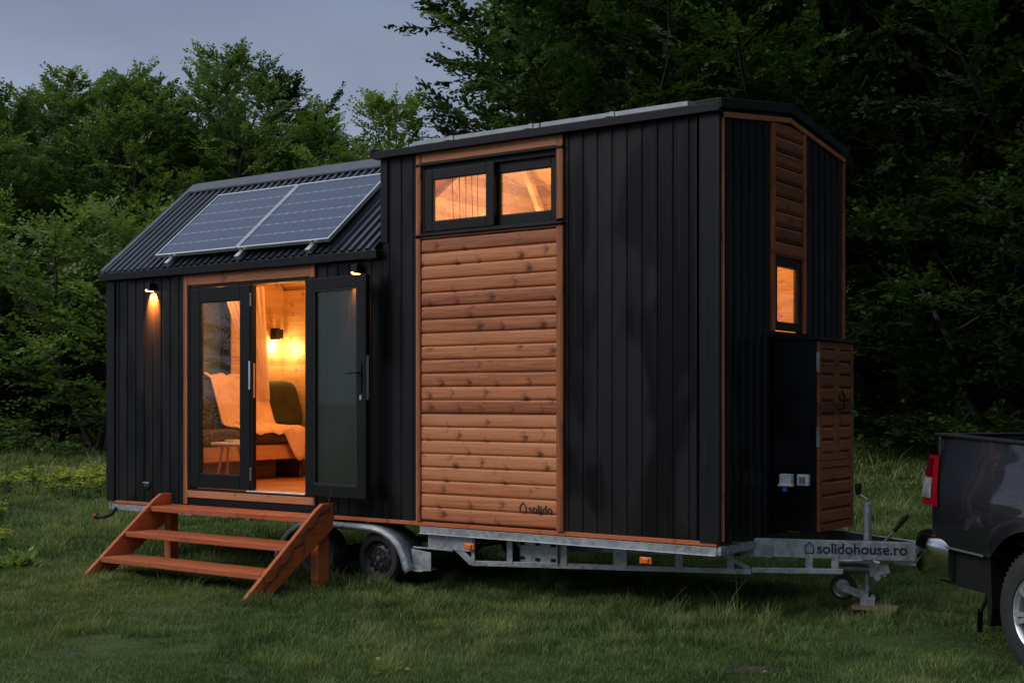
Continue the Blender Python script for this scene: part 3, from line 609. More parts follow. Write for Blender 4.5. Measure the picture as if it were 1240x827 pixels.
# open leaf: pivots at x = 3.06, swings out and back towards the wall
leaf = bpy.data.objects.new('door', None); COL.objects.link(leaf); leaf.parent = house; leaf['label'] = 'glazed door leaf swung wide open against the wall'
leaf.location = Vector((3.085,-.055,0))-origin(house)+Vector((0,0,0)); leaf.location.z = -house.location.z; leaf.rotation_euler = (0,0,math.radians(-6))
W_, fw = .855, .125; z0,z1 = .80,2.835
f = MB(); f.box(0,fw,-.055,0,z0,z1); f.box(W_-fw,W_,-.055,0,z0,z1); f.box(fw,W_-fw,-.055,0,z0,z0+.11); f.box(fw,W_-fw,-.055,0,z1-.11,z1)
lf = f.build('leaf_frame', M['pvc'], leaf, .005, local=True)
g = MB(); g.pane_y(fw,W_-fw,-.028,z0+.11,z1-.11); g.build('pane', M['glass_open'], leaf, local=True)
g = MB()
for a,b,c_,e in ((fw,fw+.014,z0+.11,z1-.11),(W_-fw-.014,W_-fw,z0+.11,z1-.11),(fw+.014,W_-fw-.014,z0+.11,z0+.124),(fw+.014,W_-fw-.014,z1-.124,z1-.11)): g.box(a,b,-.052,-.034,c_,e)
g.build('gasket', M['gasket'], leaf, local=True)
h = MB(); h.box(W_-.078,W_-.05,-.067,-.0555,1.78,2.03); h.tube([(W_-.064,-.066,1.945),(W_-.064,-.105,1.945),(W_-.085,-.112,1.945),(W_-.2,-.112,1.942)], .0095, 8)
h.build('handle', M['plastic_black'], leaf, .003, local=True)
h = MB(); h.box(W_,W_+.004,-.045,-.02,1.7,2.1); h.box(W_-.075,W_-.053,-.064,-.0556,1.70,1.74); h.build('lock_plate', M['alu'], leaf, .001, local=True)
# outdoor lamps
def wall_lamp(x, z, ly):
    b = MB(); b.box(x-.04,x+.04,-.09,-.019,z,z+.085); o = b.build('wall_lamp', M['plastic_black'], house, .004, label='small black box lamp, lit, beside the glazed doors')
    e = MB(); e.box(x-.028,x+.028,-.082,-.03,z-.004,z-.0005); e.box(x-.026,x-.004,-.094,-.0905,z+.004,z+.014); e.build('bulb', M['lamp'], o)
    l = bpy.data.lights.new('lamp_light','SPOT'); l.energy = ly; l.color = (1,.25,.035); l.spot_size = math.radians(84); l.spot_blend = .5; l.shadow_soft_size = .015
    lo = bpy.data.objects.new('lamp_light', l); COL.objects.link(lo); lo.parent = o; lo.location = Vector((x,-.058,z-.01))-origin(house); lo.rotation_euler = (math.radians(42),0,0)
wall_lamp(.76,2.84,620); wall_lamp(3.68,2.86,480)
# water inlet on the left section
v = MB(); v.lathe([(0,-.03),(.03,-.03),(.045,-.02),(.045,0)], (.66,0,.79), 'y', 16); v.build('water_inlet', M['rim_dark'], house, smooth=True)
v = MB(); v.tube([(.62,-.03,.825),(.72,-.032,.825)], .008, 8); v.build('inlet_lip', M['chrome_dull'], house)

# --- end wall, x = HX
e = MB()
def topz(y): return (ZT + (ZR2-ZT)*y/YR if y < YR else ZR2 - (ZR2-ZT)*(y-YR)/(HY-YR)) - .01
pts = [(HX-q[1], q[0]) for q in ribs(.04,.86,per=.135,dep=.016,out=-1)]
e.sheet([(a,b) for a,b in pts], 'z', ZB-.02, lambda q: topz(q[1]))
pts = [(HX-q[1], q[0]) for q in ribs(1.56,2.385,per=.135,dep=.016,out=-1)]
e.sheet(pts, 'z', 2.2, lambda q: topz(q[1])); e.box(HX-.03,HX-.002,.86,HY,ZB-.02,2.26)
e.build('end_wall', M['black_y'], house)
for q in ([(.04,.65),(.93,.65),(.93,topz(.93)-.01),(.04,topz(.04)-.01)], [(1.5,2.27),(HY-.03,2.27),(HY-.03,topz(HY)-.01),(1.5,topz(1.5)-.01)], [(.93,2.875),(1.5,2.875),(1.5,topz(1.5)-.01),(YR,ZR2-.02),(.93,topz(.93)-.01)]):
    e = MB(); e.prism(q, 'x', HX-.043, HX-.0055); e.build('end_light_seal_core', M['blacktrim'], house)  # unseen backing added so room light stays behind the end wall
for y0,y1,z0 in ((.0,.013,ZB),(.865,.925,2.26),(1.505,1.555,2.26),(2.39,2.42,2.2)):
    t = MB(); yy = (y0+y1)/2; t.prism([(y0,z0),(y1,z0),(y1,topz(y1)-.04 if y0 > .1 else topz(y1)),(y0,topz(y0)-.04 if y0 > .1 else topz(y0))], 'x', HX+.004, HX+.03); t.build('trim_board', M['trim_z'], house, .003)
t = MB(); t.prism([(.0,ZT-.045),(YR,ZR2-.045),(YR,ZR2-.002),(0,ZT-.002)], 'x', HX+.004, HX+.034); t.build('trim_board', M['trim_y'], house, .003)
t = MB(); t.prism([(YR+.002,ZR2-.045),(HY,ZT-.045),(HY,ZT-.002),(YR+.002,ZR2-.002)], 'x', HX+.004, HX+.034); t.build('trim_board', M['trim_y'], house, .003)
t = MB(); nb = 9; z0 = 2.88; hb = (3.99-z0)/nb
for k in range(nb):
    a = z0+k*hb; t.prism([(HX-.005,a),(HX+.012,a+.004),(HX+.022,a+.03),(HX+.02,a+hb-.02),(HX+.008,a+hb-.003),(HX-.005,a+hb-.001)], 'y', .927, 1.503)
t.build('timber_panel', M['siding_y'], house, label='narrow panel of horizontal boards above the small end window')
# small end window
f = MB(); y0,y1,z0,z1 = .93,1.5,2.275,2.87; a = .07
f.box(HX-.04,HX+.012,y0,y0+a,z0,z1); f.box(HX-.04,HX+.012,y1-a,y1,z0,z1); f.box(HX-.04,HX+.012,y0+a,y1-a,z0,z0+a); f.box(HX-.04,HX+.012,y0+a,y1-a,z1-a,z1)
o = f.build('window', M['pvc'], house, .004, label='small upright window glowing orange in the end wall')
g = MB(); g.pane_x(HX-.018,y0+a,y1-a,z0+a,z1-a); g.build('pane', M['glass'], o)
# cabinet on the end wall
BX = 7.75; cb0,cb1 = .925,1.655; zc0,zc1 = .635,2.19
c = MB(); c.box(HX+.002,BX,cb0,cb1,zc0,zc1); cab = c.build('utility_cabinet', M['black_y'], house, .004, label='black service cabinet with a timber front on the end wall')
c = MB(); c.prism([(HX+.003,zc1+.003),(BX+.05,zc1-.012),(BX+.05,zc1+.012),(HX+.003,zc1+.05)], 'y', cb0-.02, cb1+.02); c.build('cabinet_roof', M['blacktrim'], cab, .002)
def panel_door(yA, yB, zA, zB, n, nm, lab=None):
    d = MB(); s = .055; X0,X1 = BX+.003,BX+.028
    d.box(X0,X1,yA,yA+s,zA,zB); d.box(X0,X1,yB-s,yB,zA,zB); d.box(X0,X1,yA+s,yB-s,zA,zA+s); d.box(X0,X1,yA+s,yB-s,zB-s,zB)
    hh = (zB-zA-2*s)/n
    for k in range(n): a = zA+s+k*hh; d.prism([(X0,a+.001),(X1-.016,a+.003),(X1-.004,a+.02),(X1-.004,a+hh-.02),(X1-.016,a+hh-.003),(X0,a+hh-.001)], 'y', yA+s, yB-s)
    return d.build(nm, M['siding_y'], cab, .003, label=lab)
panel_door(.927,1.288,1.21,2.17,8,'cabinet_door','left upper cabinet door'); d2 = panel_door(1.292,1.653,1.21,2.17,8,'cabinet_door','right upper cabinet door with the handle')
panel_door(.927,1.653,.64,1.205,4,'cabinet_door','lower cabinet panel of four boards')
h = MB(); h.tube([(BX+.03,1.335,1.62),(BX+.07,1.335,1.63),(BX+.075,1.335,1.72),(BX+.05,1.335,1.78)], .01, 8); h.lathe([(0,.03),(.02,.03),(.022,.028)], (BX,1.335,1.72), 'x', 12); h.build('cabinet_handle', M['plastic_black'], cab, smooth=True)
for z in (1.32,1.92):
    h = MB(); h.box(BX+.004,BX+.032,.915,.926,z,z+.16); h.build('hinge', M['chrome_dull'], cab, .002)
# power inlets
s = MB(); s.box(7.46,7.56,.86,.923,1.01,1.10); s.prism([(7.45,1.0),(7.57,1.0),(7.565,1.02),(7.455,1.02)], 'y', .84,.922); o = s.build('power_inlet', M['plastic_white'], house, .006)
s = MB(); s.tube([(7.50,.89,1.0),(7.50,.875,.955)], .026, 12); s.build('blue_plug', M['blue'], o)
s = MB(); s.box(7.605,7.7,.875,.923,1.01,1.10); o = s.build('power_inlet', M['plastic_white'], house, .006)
s = MB(); s.box(7.625,7.68,.868,.8745,1.03,1.08); s.build('socket_lid', M['lens'], o, .002)

e = MB(); e.prism([(.03,3.85),(YR,4.0),(HY-.03,3.85),(HY-.03,3.897),(YR,4.088),(.03,3.897)], 'x', HX-.06, HX-.004); e.build('end_light_seal_core', M['blacktrim'], house)  # gable seal added under the roof against light leaks
for x0,x1 in ((4.376,4.434),(5.884,5.958)):
    e = MB(); e.box(x0,x1,.003,.085,3.1,3.89); e.build('light_seal_core', M['blacktrim'], house)  # unseen filler added beside the loft window to block light
# --- roofs
def slope_pt(y, z0=3.075, yb=-.06, zr=4.155): return z0+(zr-z0)*(y-yb)/(YR-yb)
def roof_low(sign, nm):
    r = MB(); n = Vector((0,-(4.155-3.075),(YR+.06))).normalized(); pts = []
    x = -.02; per = .105
    prof = []
    while x < 3.955:
        for u,h_ in ((0,0),(.055,0),(.065,.024),(.095,.024)): prof.append((x+u, h_))
        x += per
    prof = [q for q in prof if q[0] < 3.955]
    v = []; 
    for yb,zb in ((-.075,3.062),(YR,4.155)):
        for px_,h_ in prof:
            yy, zz = yb+n.y*h_, zb+n.z*h_
            v.append((px_, yy if sign > 0 else 2*YR-yy, zz))
    m = len(prof); r.add(v, [(i,i+1,m+i+1,m+i) for i in range(m-1)])
    return r.build(nm, M['roof'], house)
roof_low(1,'low_roof'); roof_low(-1,'low_roof')
b = MB(); b.prism([(-.08,3.05),(-.08,3.098),(YR,4.2),(2*YR+.08,3.098),(2*YR+.08,3.05),(YR,4.13)], 'x', -.045, .03); b.build('barge_board', M['roof'], house, .003)
b = MB(); b.prism([(1.07,4.07),(1.07,4.093),(YR,4.205),(2*YR-1.07,4.093),(2*YR-1.07,4.07),(YR,4.18)], 'x', .03, 3.965); b.build('ridge_cap', M['roof'], house, .003)
b = MB(); b.prism([(-.085,2.985),(-.03,2.975),(-.03,3.055),(-.085,3.062)], 'x', -.03, 3.95); b.build('gutter', M['blacktrim'], house, .003)
# tall roof
def tz(y): return 3.935+(4.125-3.935)*(y+.07)/(YR+.07)
b = MB(); b.prism([(-.07,tz(-.07)-.03),(-.07,tz(-.07)),(YR,tz(YR)),(2*YR+.045,tz(-.045)),(2*YR+.045,tz(-.045)-.03),(YR,tz(YR)-.03)], 'x', 3.9, 7.40); b.build('tall_roof', M['roof'], house, .003)
b = MB(); b.box(3.905,7.404,-.085,-.0715,3.885,3.95); b.box(3.905,7.404,-.0715,.0,3.885,3.897); b.build('fascia', M['blacktrim'], house, .003)
b = MB(); b.prism([(-.085,3.92),(-.085,3.978),(YR,4.163),(2*YR+.05,3.975),(2*YR+.05,3.905),(YR,4.085),(-.085,3.905)], 'x', 7.405, 7.42); b.prism([(-.08,3.945),(-.08,3.98),(YR,4.165),(2*YR+.045,3.978),(2*YR+.045,3.945),(YR,4.13)], 'x', 7.2, 7.4045); b.build('front_flashing', M['blacktrim'], house, .003)
b = MB(); b.prism([(-.085,3.90),(-.085,3.972),(YR,4.155),(2*YR+.085,3.972),(2*YR+.085,3.90),(YR,4.09)], 'x', 3.875, 3.9); b.build('rear_flashing', M['blacktrim'], house, .003)
# solar panels
def solar_panel(x0, x1, ya, yb, zf, off, lab, clamps=()):
    na = Vector((0,-(zf(yb)-zf(ya)),(yb-ya))).normalized(); A = Vector((0,ya,zf(ya)))+na*off; B = Vector((0,yb,zf(yb)))+na*off; d = (B-A).normalized(); th = .035
    m = MB()
    def slab(xa, xb, a, b, t0, t1):
        P = []
        for x in (xa,xb):
            for q in (a,b):
                for t in (t0,t1): P.append((x, q.y+na.y*t, q.z+na.z*t))
        return m.add(P, [(0,1,3,2),(4,6,7,5),(0,4,5,1),(2,3,7,6),(0,2,6,4),(1,5,7,3)])
    f = .018
    slab(x0+f,x1-f,A,A+d*f,0,th); slab(x0+f,x1-f,B-d*f,B,0,th); slab(x0,x0+f,A,B,0,th); slab(x1-f,x1,A,B,0,th)
    o = m.build('solar_panel', M['alu'], house, label=lab)
    me = bpy.data.meshes.new('cells'); a2, b2 = A+d*f+na*(th-.006), B-d*f+na*(th-.006); off_ = origin(o)
    me.from_pydata([tuple(Vector(q)-off_) for q in ((x0+f,a2.y,a2.z),(x1-f,a2.y,a2.z),(x1-f,b2.y,b2.z),(x0+f,b2.y,b2.z))], [], [(0,1,2,3)])
    uv = me.uv_layers.new(name='UVMap'); [setattr(uv.data[i], 'uv', q) for i,q in enumerate(((0,0),(1,0),(1,1),(0,1)))]
    me.materials.append(M['solar']); c = bpy.data.objects.new('cells', me); COL.objects.link(c); c.parent = o
    for xc in clamps:
        m = MB(); slab(xc-.03,xc+.03,A-d*.1,A+d*.03,-off+.026,-.002); slab(xc-.018,xc+.018,A-d*.012,A-d*.001,-.002,th+.004); m.build('bracket', M['alu'], o)
lowz = lambda y: slope_pt(y)
solar_panel(.86,2.085,-.005,.87,lowz,.075,'left solar panel on the low roof',(1.1,))
solar_panel(2.10,3.345,-.005,.87,lowz,.075,'right solar panel on the low roof',(2.15,3.12))
solar_panel(4.3,5.68,.02,1.08,tz,.03,'flat solar panel at the rear of the tall roof',(4.75,5.6))
solar_panel(5.7,7.08,.02,1.08,tz,.03,'flat solar panel at the front of the tall roof',(6.4,))

# --- interior shell
FZ = .79
t = MB(); t.box(.3,HX-.05,.09,2.33,.74,FZ); t.build('interior_floor', M['floor'], house)
t = MB(); t.box(.06,HX-.05,.04,2.36,.63,.7); t.build('floor_deck', M['pvc'], house)
t = MB(); t.box(.3,3.97,2.33,2.345,FZ,3.02); t.box(3.97,HX-.06,2.33,2.345,FZ,3.93); t.build('interior_back_wall', M['pine_x'], house)
for a in ((.3,1.316,FZ,3.0),(3.125,3.985,FZ,3.0),(3.985,4.43,FZ,3.86),(4.43,5.885,FZ,3.16),(5.885,HX-.06,FZ,3.86),(1.316,3.125,2.87,3.0)):
    t = MB(); t.box(a[0],a[1],.075,.088,a[2],a[3]); t.build('interior_front_wall', M['pine_x'], house)
t = MB(); t.prism([(.09,FZ),(WY0,FZ),(WY0,3.5),(.09,3.05)], 'x', .28,.3); t.prism([(WY1,FZ),(2.33,FZ),(2.33,3.05),(YR,4.03),(WY1,3.78)], 'x', .28,.3)
t.box(.28,.3,WY0,WY1,FZ,WZ0); t.prism([(WY0,WZ1),(WY1,WZ1),(WY1,3.78),(YR,4.03),(WY0,3.5)], 'x', .28,.3); t.build('interior_gable_wall', M['pine_y'], house)
g = MB(); g.pane_x(.1,WY0,WY1,WZ0,WZ1); gw = g.build('window', M['glass_dark'], house, label='misted window in the left gable seen through the door')
t = MB(); t.box(HX-.06,HX-.045,.09,.93,FZ,3.9); t.box(HX-.06,HX-.045,1.5,2.33,FZ,3.9); t.box(HX-.06,HX-.045,.93,1.5,FZ,2.27); t.box(HX-.06,HX-.045,.93,1.5,2.88,3.98); t.build('interior_end_wall', M['pine_y'], house)
for s in (1,-1):
    t = MB(); f_ = (lambda y: y) if s > 0 else (lambda y: 2*YR-y)
    t.prism([(f_(.0),3.0),(f_(.0),3.02),(f_(YR),4.08),(f_(YR),4.06)], 'x', .06, 3.97); t.prism([(f_(.03),3.872),(f_(.03),3.885),(f_(YR),4.075),(f_(YR),4.06)], 'x', 3.99, HX-.05); t.build('ceiling', M['pine_x'], house)
t = MB(); t.box(4.6,4.62,.09,2.33,FZ,2.5); t.build('partition', M['pine_y'], house)
# exposed rafters and hanging cords in the loft
for (x,y0,z0,y1,z1) in ((4.03,.25,3.3,1.15,3.95),(4.3,2.25,3.2,1.3,3.98),(4.9,2.28,3.35,1.0,3.95)):
    t = MB(); t.bar((x+.05,y0,z0),(x+(.06 if x < 4.1 else .3),y1,z1),.05,.09); t.build('rafter', M['pine_y'], house, .004)
t = MB(); t.prism([(.09,FZ),(2.33,FZ),(2.33,3.9),(YR,4.06),(.09,3.9)], 'x', 4.005, 4.02); t.build('loft_lining', M['pine_y'], house)
cords = thing('hanging_cords', 'thin dark cords dangling inside the left loft window pane', 'cord', (4.12,1.0,3.4))
t = MB()
for i in range(5):
    y = .82+.1*i; t.tube([(4.12,y,3.97),(4.12,y+.01*math.sin(i),3.75),(4.13,y+.02*math.sin(i*3),3.40-.03*(i % 3)),(4.13,y+.035,3.37)], .004, 5)
t.build('cord', M['ink'], cords)
# wall light inside (lit)
wl = MB(); wl.box(.302,.40,2.11,2.17,2.42,2.56); wl.box(.302,.37,2.2,2.26,2.44,2.55); wlo = wl.build('room_lamp', M['plastic_black'], house, .004, label='lit black wall lamp in the far corner of the room')
wl = MB(); wl.box(.312,.39,2.118,2.162,2.415,2.4195); wl.build('bulb', M['lamp_in'], wlo)
def pl(x,y,z,e,col=(1,.42,.12),r=.06, parent=house, nm='room_light'):
    l = bpy.data.lights.new(nm,'POINT'); l.energy = e; l.color = col; l.shadow_soft_size = r; o = bpy.data.objects.new(nm, l); COL.objects.link(o); o.parent = parent; o.location = Vector((x,y,z))-origin(parent); return o
pl(.36,2.14,2.34,6.5,(1,.56,.22),.03); pl(.5,2.22,2.3,5,(1,.56,.22),.03)
pl(2.6,1.3,2.95,62,(1,.42,.09),.12); pl(1.2,.5,2.9,34,(1,.43,.10),.1)
pl(5.0,1.2,2.7,120,(1,.6,.34),.15); pl(6.5,.9,3.0,24,(1,.33,.05),.12)

# --- furniture inside
sofa = thing('sofa_bed', 'dark green daybed on a light wood base beyond the glazed doors', 'daybed', (.65,1.2,FZ))
t = MB(); t.box(.36,.94,.25,2.2,1.02,1.19); t.build('base', M['oak'], sofa, .008)
for y in (.4,2.05):
    t = MB(); t.box(.45,.85,y,y+.06,FZ,1.02); t.build('leg', M['fab_brown'], sofa, .004)
def cushion(name, x0,x1,y0,y1,z0,z1, mat, parent, r=.06, tilt=0):
    n = 10; m = MB(); vs = []; idx = {}
    bm = bmesh.new(); bmesh.ops.create_cube(bm, size=2); bmesh.ops.subdivide_edges(bm, edges=bm.edges, cuts=7, use_grid_fill=True)
    for v in bm.verts:
        c = v.co; e = [abs(c.x),abs(c.y),abs(c.z)]
        k = (abs(c.x)**6+abs(c.y)**6+abs(c.z)**6)**(1/6); v.co = c/k*1.0 if k > 0 else c
        v.co.x *= 1+.03*math.sin(5*c.y+2*c.z); v.co.z *= 1+.03*math.sin(4*c.y)
    cx,cy,cz = (x0+x1)/2,(y0+y1)/2,(z0+z1)/2
    for v in bm.verts: v.co = Vector((v.co.x*(x1-x0)/2, v.co.y*(y1-y0)/2, v.co.z*(z1-z0)/2)); v.co.x -= tilt*v.co.z; v.co += Vector((cx,cy,cz))
    bm.verts.ensure_lookup_table(); m.add([v.co[:] for v in bm.verts], [tuple(v.index for v in f.verts) for f in bm.faces]); bm.free()
    return m.build(name, mat, parent, smooth=True)
cushion('mattress', .34,.98,.22,2.22,1.19,1.375, M['fab_brown'], sofa)
cushion('back_cushion', .33,.60,.25,1.76,1.36,1.93, M['fab_green'], sofa, tilt=.15)
pc = cushion('throw_cushion', .40,.66,1.70,2.29,1.38,1.92, M['fab_green'], None, tilt=.3); pc.name = 'throw_cushion'; tag(pc, 'square dark green cushion leaning in the corner of the daybed', 'cushion')
# blanket draped over back and seat
def blanket():
    n, m = 26, 34; m_ = MB(); V = []
    for i in range(n):
        u = i/(n-1); y = .93+u*.80; hang = .04+.32*sst((u-.62)/.3)
        path = [(.33,1.75),(.35,1.95),(.45,2.0),(.585,1.94),(.69,1.62),(.75,1.43),(.82,1.405),(.95,1.40),(1.0,1.36),(1.01,1.36-hang*.5),(1.015,1.36-hang)]
        for j in range(m):
            t = j/(m-1)*(len(path)-1); k = min(len(path)-2,int(t)); f = t-k; x = path[k][0]*(1-f)+path[k+1][0]*f; z = path[k][1]*(1-f)+path[k+1][1]*f
            s = j/(m-1); V.append((x+.012*math.sin(u*19+s*3), y+.26*float(sst((s-.45)/.35))*(.3+.7*u)+.01*math.sin(s*17), z+.012*math.sin(u*23+s*4)+.006*math.sin(u*41)))
    m_.add(V, [(i*m+j,(i+1)*m+j,(i+1)*m+j+1,i*m+j+1) for i in range(n-1) for j in range(m-1)])
    o = m_.build('blanket', M['fab_cream'], None, smooth=True); s = o.modifiers.new('t','SOLIDIFY'); s.thickness = .012
    tag(o, 'cream throw blanket draped across the daybed and hanging over its edge', 'blanket')
blanket()
tb = thing('side_table', 'small white table with splayed wooden legs behind the closed glazed door', 'side table', (1.37,.5,FZ))
t = MB(); t.lathe([(0,.43),(.19,.43),(.2,.44),(.2,.452),(.19,.46),(0,.46)], (1.37,.5,FZ), 'z', 32); t.build('tabletop', M['white'], tb, smooth=True)
for k in range(3):
    a = k*2.094+.5; t = MB(); t.tube([(1.37+.09*math.cos(a),.5+.09*math.sin(a),FZ+.43),(1.37+.19*math.cos(a),.5+.19*math.sin(a),FZ+.002)], [.015,.01], 10); t.build('leg', M['oak'], tb, smooth=True)
bk = MB(); bk.box(1.36,1.5,.44,.56,FZ+.462,FZ+.49); o = bk.build('book', M['white'], None, .003); tag(o, 'thin pale book lying on the small white side table', 'book')
def curtain(y0,y1,name,lab):
    n, m = 40, 22; V = []; mb = MB()
    for i in range(n):
        u = i/(n-1)
        for j in range(m):
            s = j/(m-1); z = 2.98-1.28*s; w = (1-s)**1.35
            y = (.74+.62*u)*(1-s)+(1.55+.16*u)*s; x = .95-.25*s+.022*math.sin(u*52)*(.5+w)
            V.append((x, y, z-.04*math.sin(u*3)*(1-s)))
    mb.add(V, [(i*m+j,(i+1)*m+j,(i+1)*m+j+1,i*m+j+1) for i in range(n-1) for j in range(m-1)]); o = mb.build(name, M['sheer'], None, smooth=True); tag(o, lab, 'curtain')
curtain(0,0,'sheer_curtain','sheer pale curtain gathered to one side above the daybed')

# --- lettering
def text(body, size, mat, parent, loc, rot, name='lettering', bold=.012):
    cu = bpy.data.curves.new(name,'FONT'); cu.body = body; cu.size = size; cu.extrude = .0008; cu.offset = bold*size; cu.space_character = 1.06 if body == 'solido' else 1.0; cu.materials.append(mat)
    tmp = bpy.data.objects.new('tmp', cu); COL.objects.link(tmp); bpy.context.view_layer.update(); me = bpy.data.meshes.new_from_object(tmp.evaluated_get(bpy.context.evaluated_depsgraph_get()))
    bpy.data.objects.remove(tmp); o = bpy.data.objects.new(name, me); COL.objects.link(o); o.parent = parent; o.location = Vector(loc)-origin(parent); o.rotation_euler = rot; return o
text('solido', .094, M['ink'], house, (5.598,-.0262,.757), (PI/2,0,0), bold=.010)
def house_icon(parent, o, dx, dy, s, name='emblem'):
    """outline of a little pitched house: legs, roof, base"""
    m = MB(); O = Vector(o); D = Vector((dx,dy,0)); n = Vector((dy,-dx,0))*.0015
    pts = [(0,0),(0,.62),(.42,1.1),(.84,.62),(.84,0),(0,0)]
    for a,b in zip(pts,pts[1:]):
        A = O+D*a[0]*s+Vector((0,0,a[1]*s))+n; B = O+D*b[0]*s+Vector((0,0,b[1]*s))+n; dd = (B-A).normalized(); m.bar(A-dd*.003,B+dd*.003,.003,.1*s,up=D.cross(Vector((0,0,1))) if False else dd.cross(Vector((dy,-dx,0))))
    return m.build(name, M['ink'], parent)
house_icon(house, (5.512,-.025,.757), 1, 0, .074)

# ------------------------------------------------------------------ TRAILER
tr = thing('trailer', 'galvanised two axle trailer chassis carrying the tiny house', 'trailer', (3.68,1.21,0))
t = MB(); t.box(4.40,7.34,-.006,.05,.508,.575); t.box(4.40,7.34,-.03,-.006,.508,.514); t.build('side_rail', M['galv'], tr, .003)
t = MB(); t.box(.05,1.9,.0,.05,.512,.578); t.build('side_rail', M['galv'], tr, .003)
t = MB(); t.box(.05,7.34,2.37,2.42,.508,.575); t.build('side_rail', M['galv'], tr, .003)
for ya,yb in ((0,.62),(1.8,2.42)):
    t = MB(); t.box(7.342,7.375,ya,yb,.512,.58); t.build('front_crossbeam', M['galv'], tr, .003)
t = MB(); t.box(.0,.04,.0,2.42,.515,.575); t.build('rear_crossbeam', M['galv'], tr, .003)
for k in range(9): t = MB(); t.box(.5+k*.8,.55+k*.8,.052,2.368,.50,.57); t.build('crossbeam', M['galv'], tr)
A0,A1 = Vector((7.36,.60,.525)),Vector((8.5,1.15,.51)); B0,B1 = Vector((7.36,1.82,.525)),Vector((8.5,1.27,.51))
def channel(a, b, nm, s):
    m = MB(); d = (b-a).normalized(); r = Vector((d.y,-d.x,0))*s; m.bar(a,b,.008,.13); m.bar(a-r*.024+Vector((0,0,.068)),b-r*.024+Vector((0,0,.068)),.055,.006); m.bar(a-r*.024-Vector((0,0,.068)),b-r*.024-Vector((0,0,.068)),.055,.006)
    return m.build(nm, M['galv'], tr, .002)
bmA = channel(A0,A1,'drawbar',1); channel(B0,B1,'drawbar',-1)
for ya,yb in ((.5,.66),(1.9,1.76)):
    t = MB(); t.bar((5.2,ya,.42),(7.5,yb,.5),.06,.1); t.build('main_beam', M['galv'], tr)
dA = (A1-A0).normalized(); ang = math.atan2(dA.y,dA.x); nA = Vector((dA.y,-dA.x,0)); Ls = (A1-A0).length; tl = math.asin(dA.z)
P = A0+dA*.49+nA*.0065; o = text('solidohouse.ro', .115, M['ink'], tr, (P.x,P.y,P.z-.033), (PI/2,0,ang), bold=.018)
o.rotation_euler = (PI/2,-tl*0,ang)
P = A0+dA*.40+nA*.005; house_icon(tr, (P.x,P.y,P.z-.033), dA.x/math.hypot(dA.x,dA.y), dA.y/math.hypot(dA.x,dA.y), .078)
# lower side truss
t = MB(); L0,L1,L2 = Vector((4.93,.08,.275)),Vector((7.36,.56,.335)),Vector((8.0,.86,.34))
t.bar(L0,L1,.04,.045); t.bar(L1+Vector((0,0,.012)),L2+Vector((0,0,.012)),.035,.04); t.bar((4.74,.06,.42),L0,.02,.06); t.bar((7.13,.5,.47),L1+Vector((-.02,0,.02)),.02,.035)
t.build('lower_rail', M['galv'], tr, .003)
def onL(s): return L0.lerp(L1,s)
for x,wd in ((5.29,.06),(5.78,.075),(6.28,.13),(6.78,.07),(7.2,.06)):
    s_ = (x-L0.x)/(L1.x-L0.x); q = onL(s_); t = MB(); t.box(x-wd/2,x+wd/2,q.y-.02,q.y-.008,q.z,.505); t.build('hanger_plate', M['galv'], tr, .002)
t = MB(); t.box(4.93,4.965,.06,.075,.27,.505); t.build('hanger_plate', M['galv'], tr, .002)
q = onL(.26); t = MB(); t.box(5.35,5.74,q.y-.005,q.y+.003,.30,.505); hp = t.build('hanger_plate', M['galv'], tr, .002)
for x in (7.75,7.93): y = .6+(x-7.36)*.48; t = MB(); t.box(x-.03,x+.03,y-.005,y+.005,.35,.47); t.build('hanger_plate', M['galv'], tr, .002)
for x,z in ((5.38,.465),(5.70,.465),(5.38,.34),(5.70,.34),(5.54,.47),(5.54,.335)): t = MB(); t.box(x-.025,x+.025,q.y-.009,q.y-.0055,z-.014,z+.014); t.build('slot', M['plastic_black'], hp)
t = MB(); t.box(4.45,4.95,.05,.058,.375,.505); t.box(4.3,4.75,.02,.03,.37,.385); t.build('mounting_plate', M['galv'], tr, .002)
for x,z,y in ((4.95,.425,-.0),(6.70,.425,.02)):
    t = MB(); t.box(x-.055,x+.055,y,y+.03,z-.025,z+.03); t.box(x-.03,x+.03,y-.012,y-.0005,z-.02,z+.022); t.build('marker_light', M['orange'], tr, .008, label='orange side marker')
t = MB(); t.tube([(.13,-.0,.53),(.14,-.07,.47),(.06,-.1,.44),(-.03,-.12,.44)], .022, 10); ml = t.build('marker_arm', M['rubber'], tr, smooth=True)
t = MB(); t.lathe([(0,-.05),(.03,-.045),(.034,.0),(0,.0)], (-.03,-.12,.44), 'x', 14); t.build('marker_lens', M['red'], ml, smooth=True)
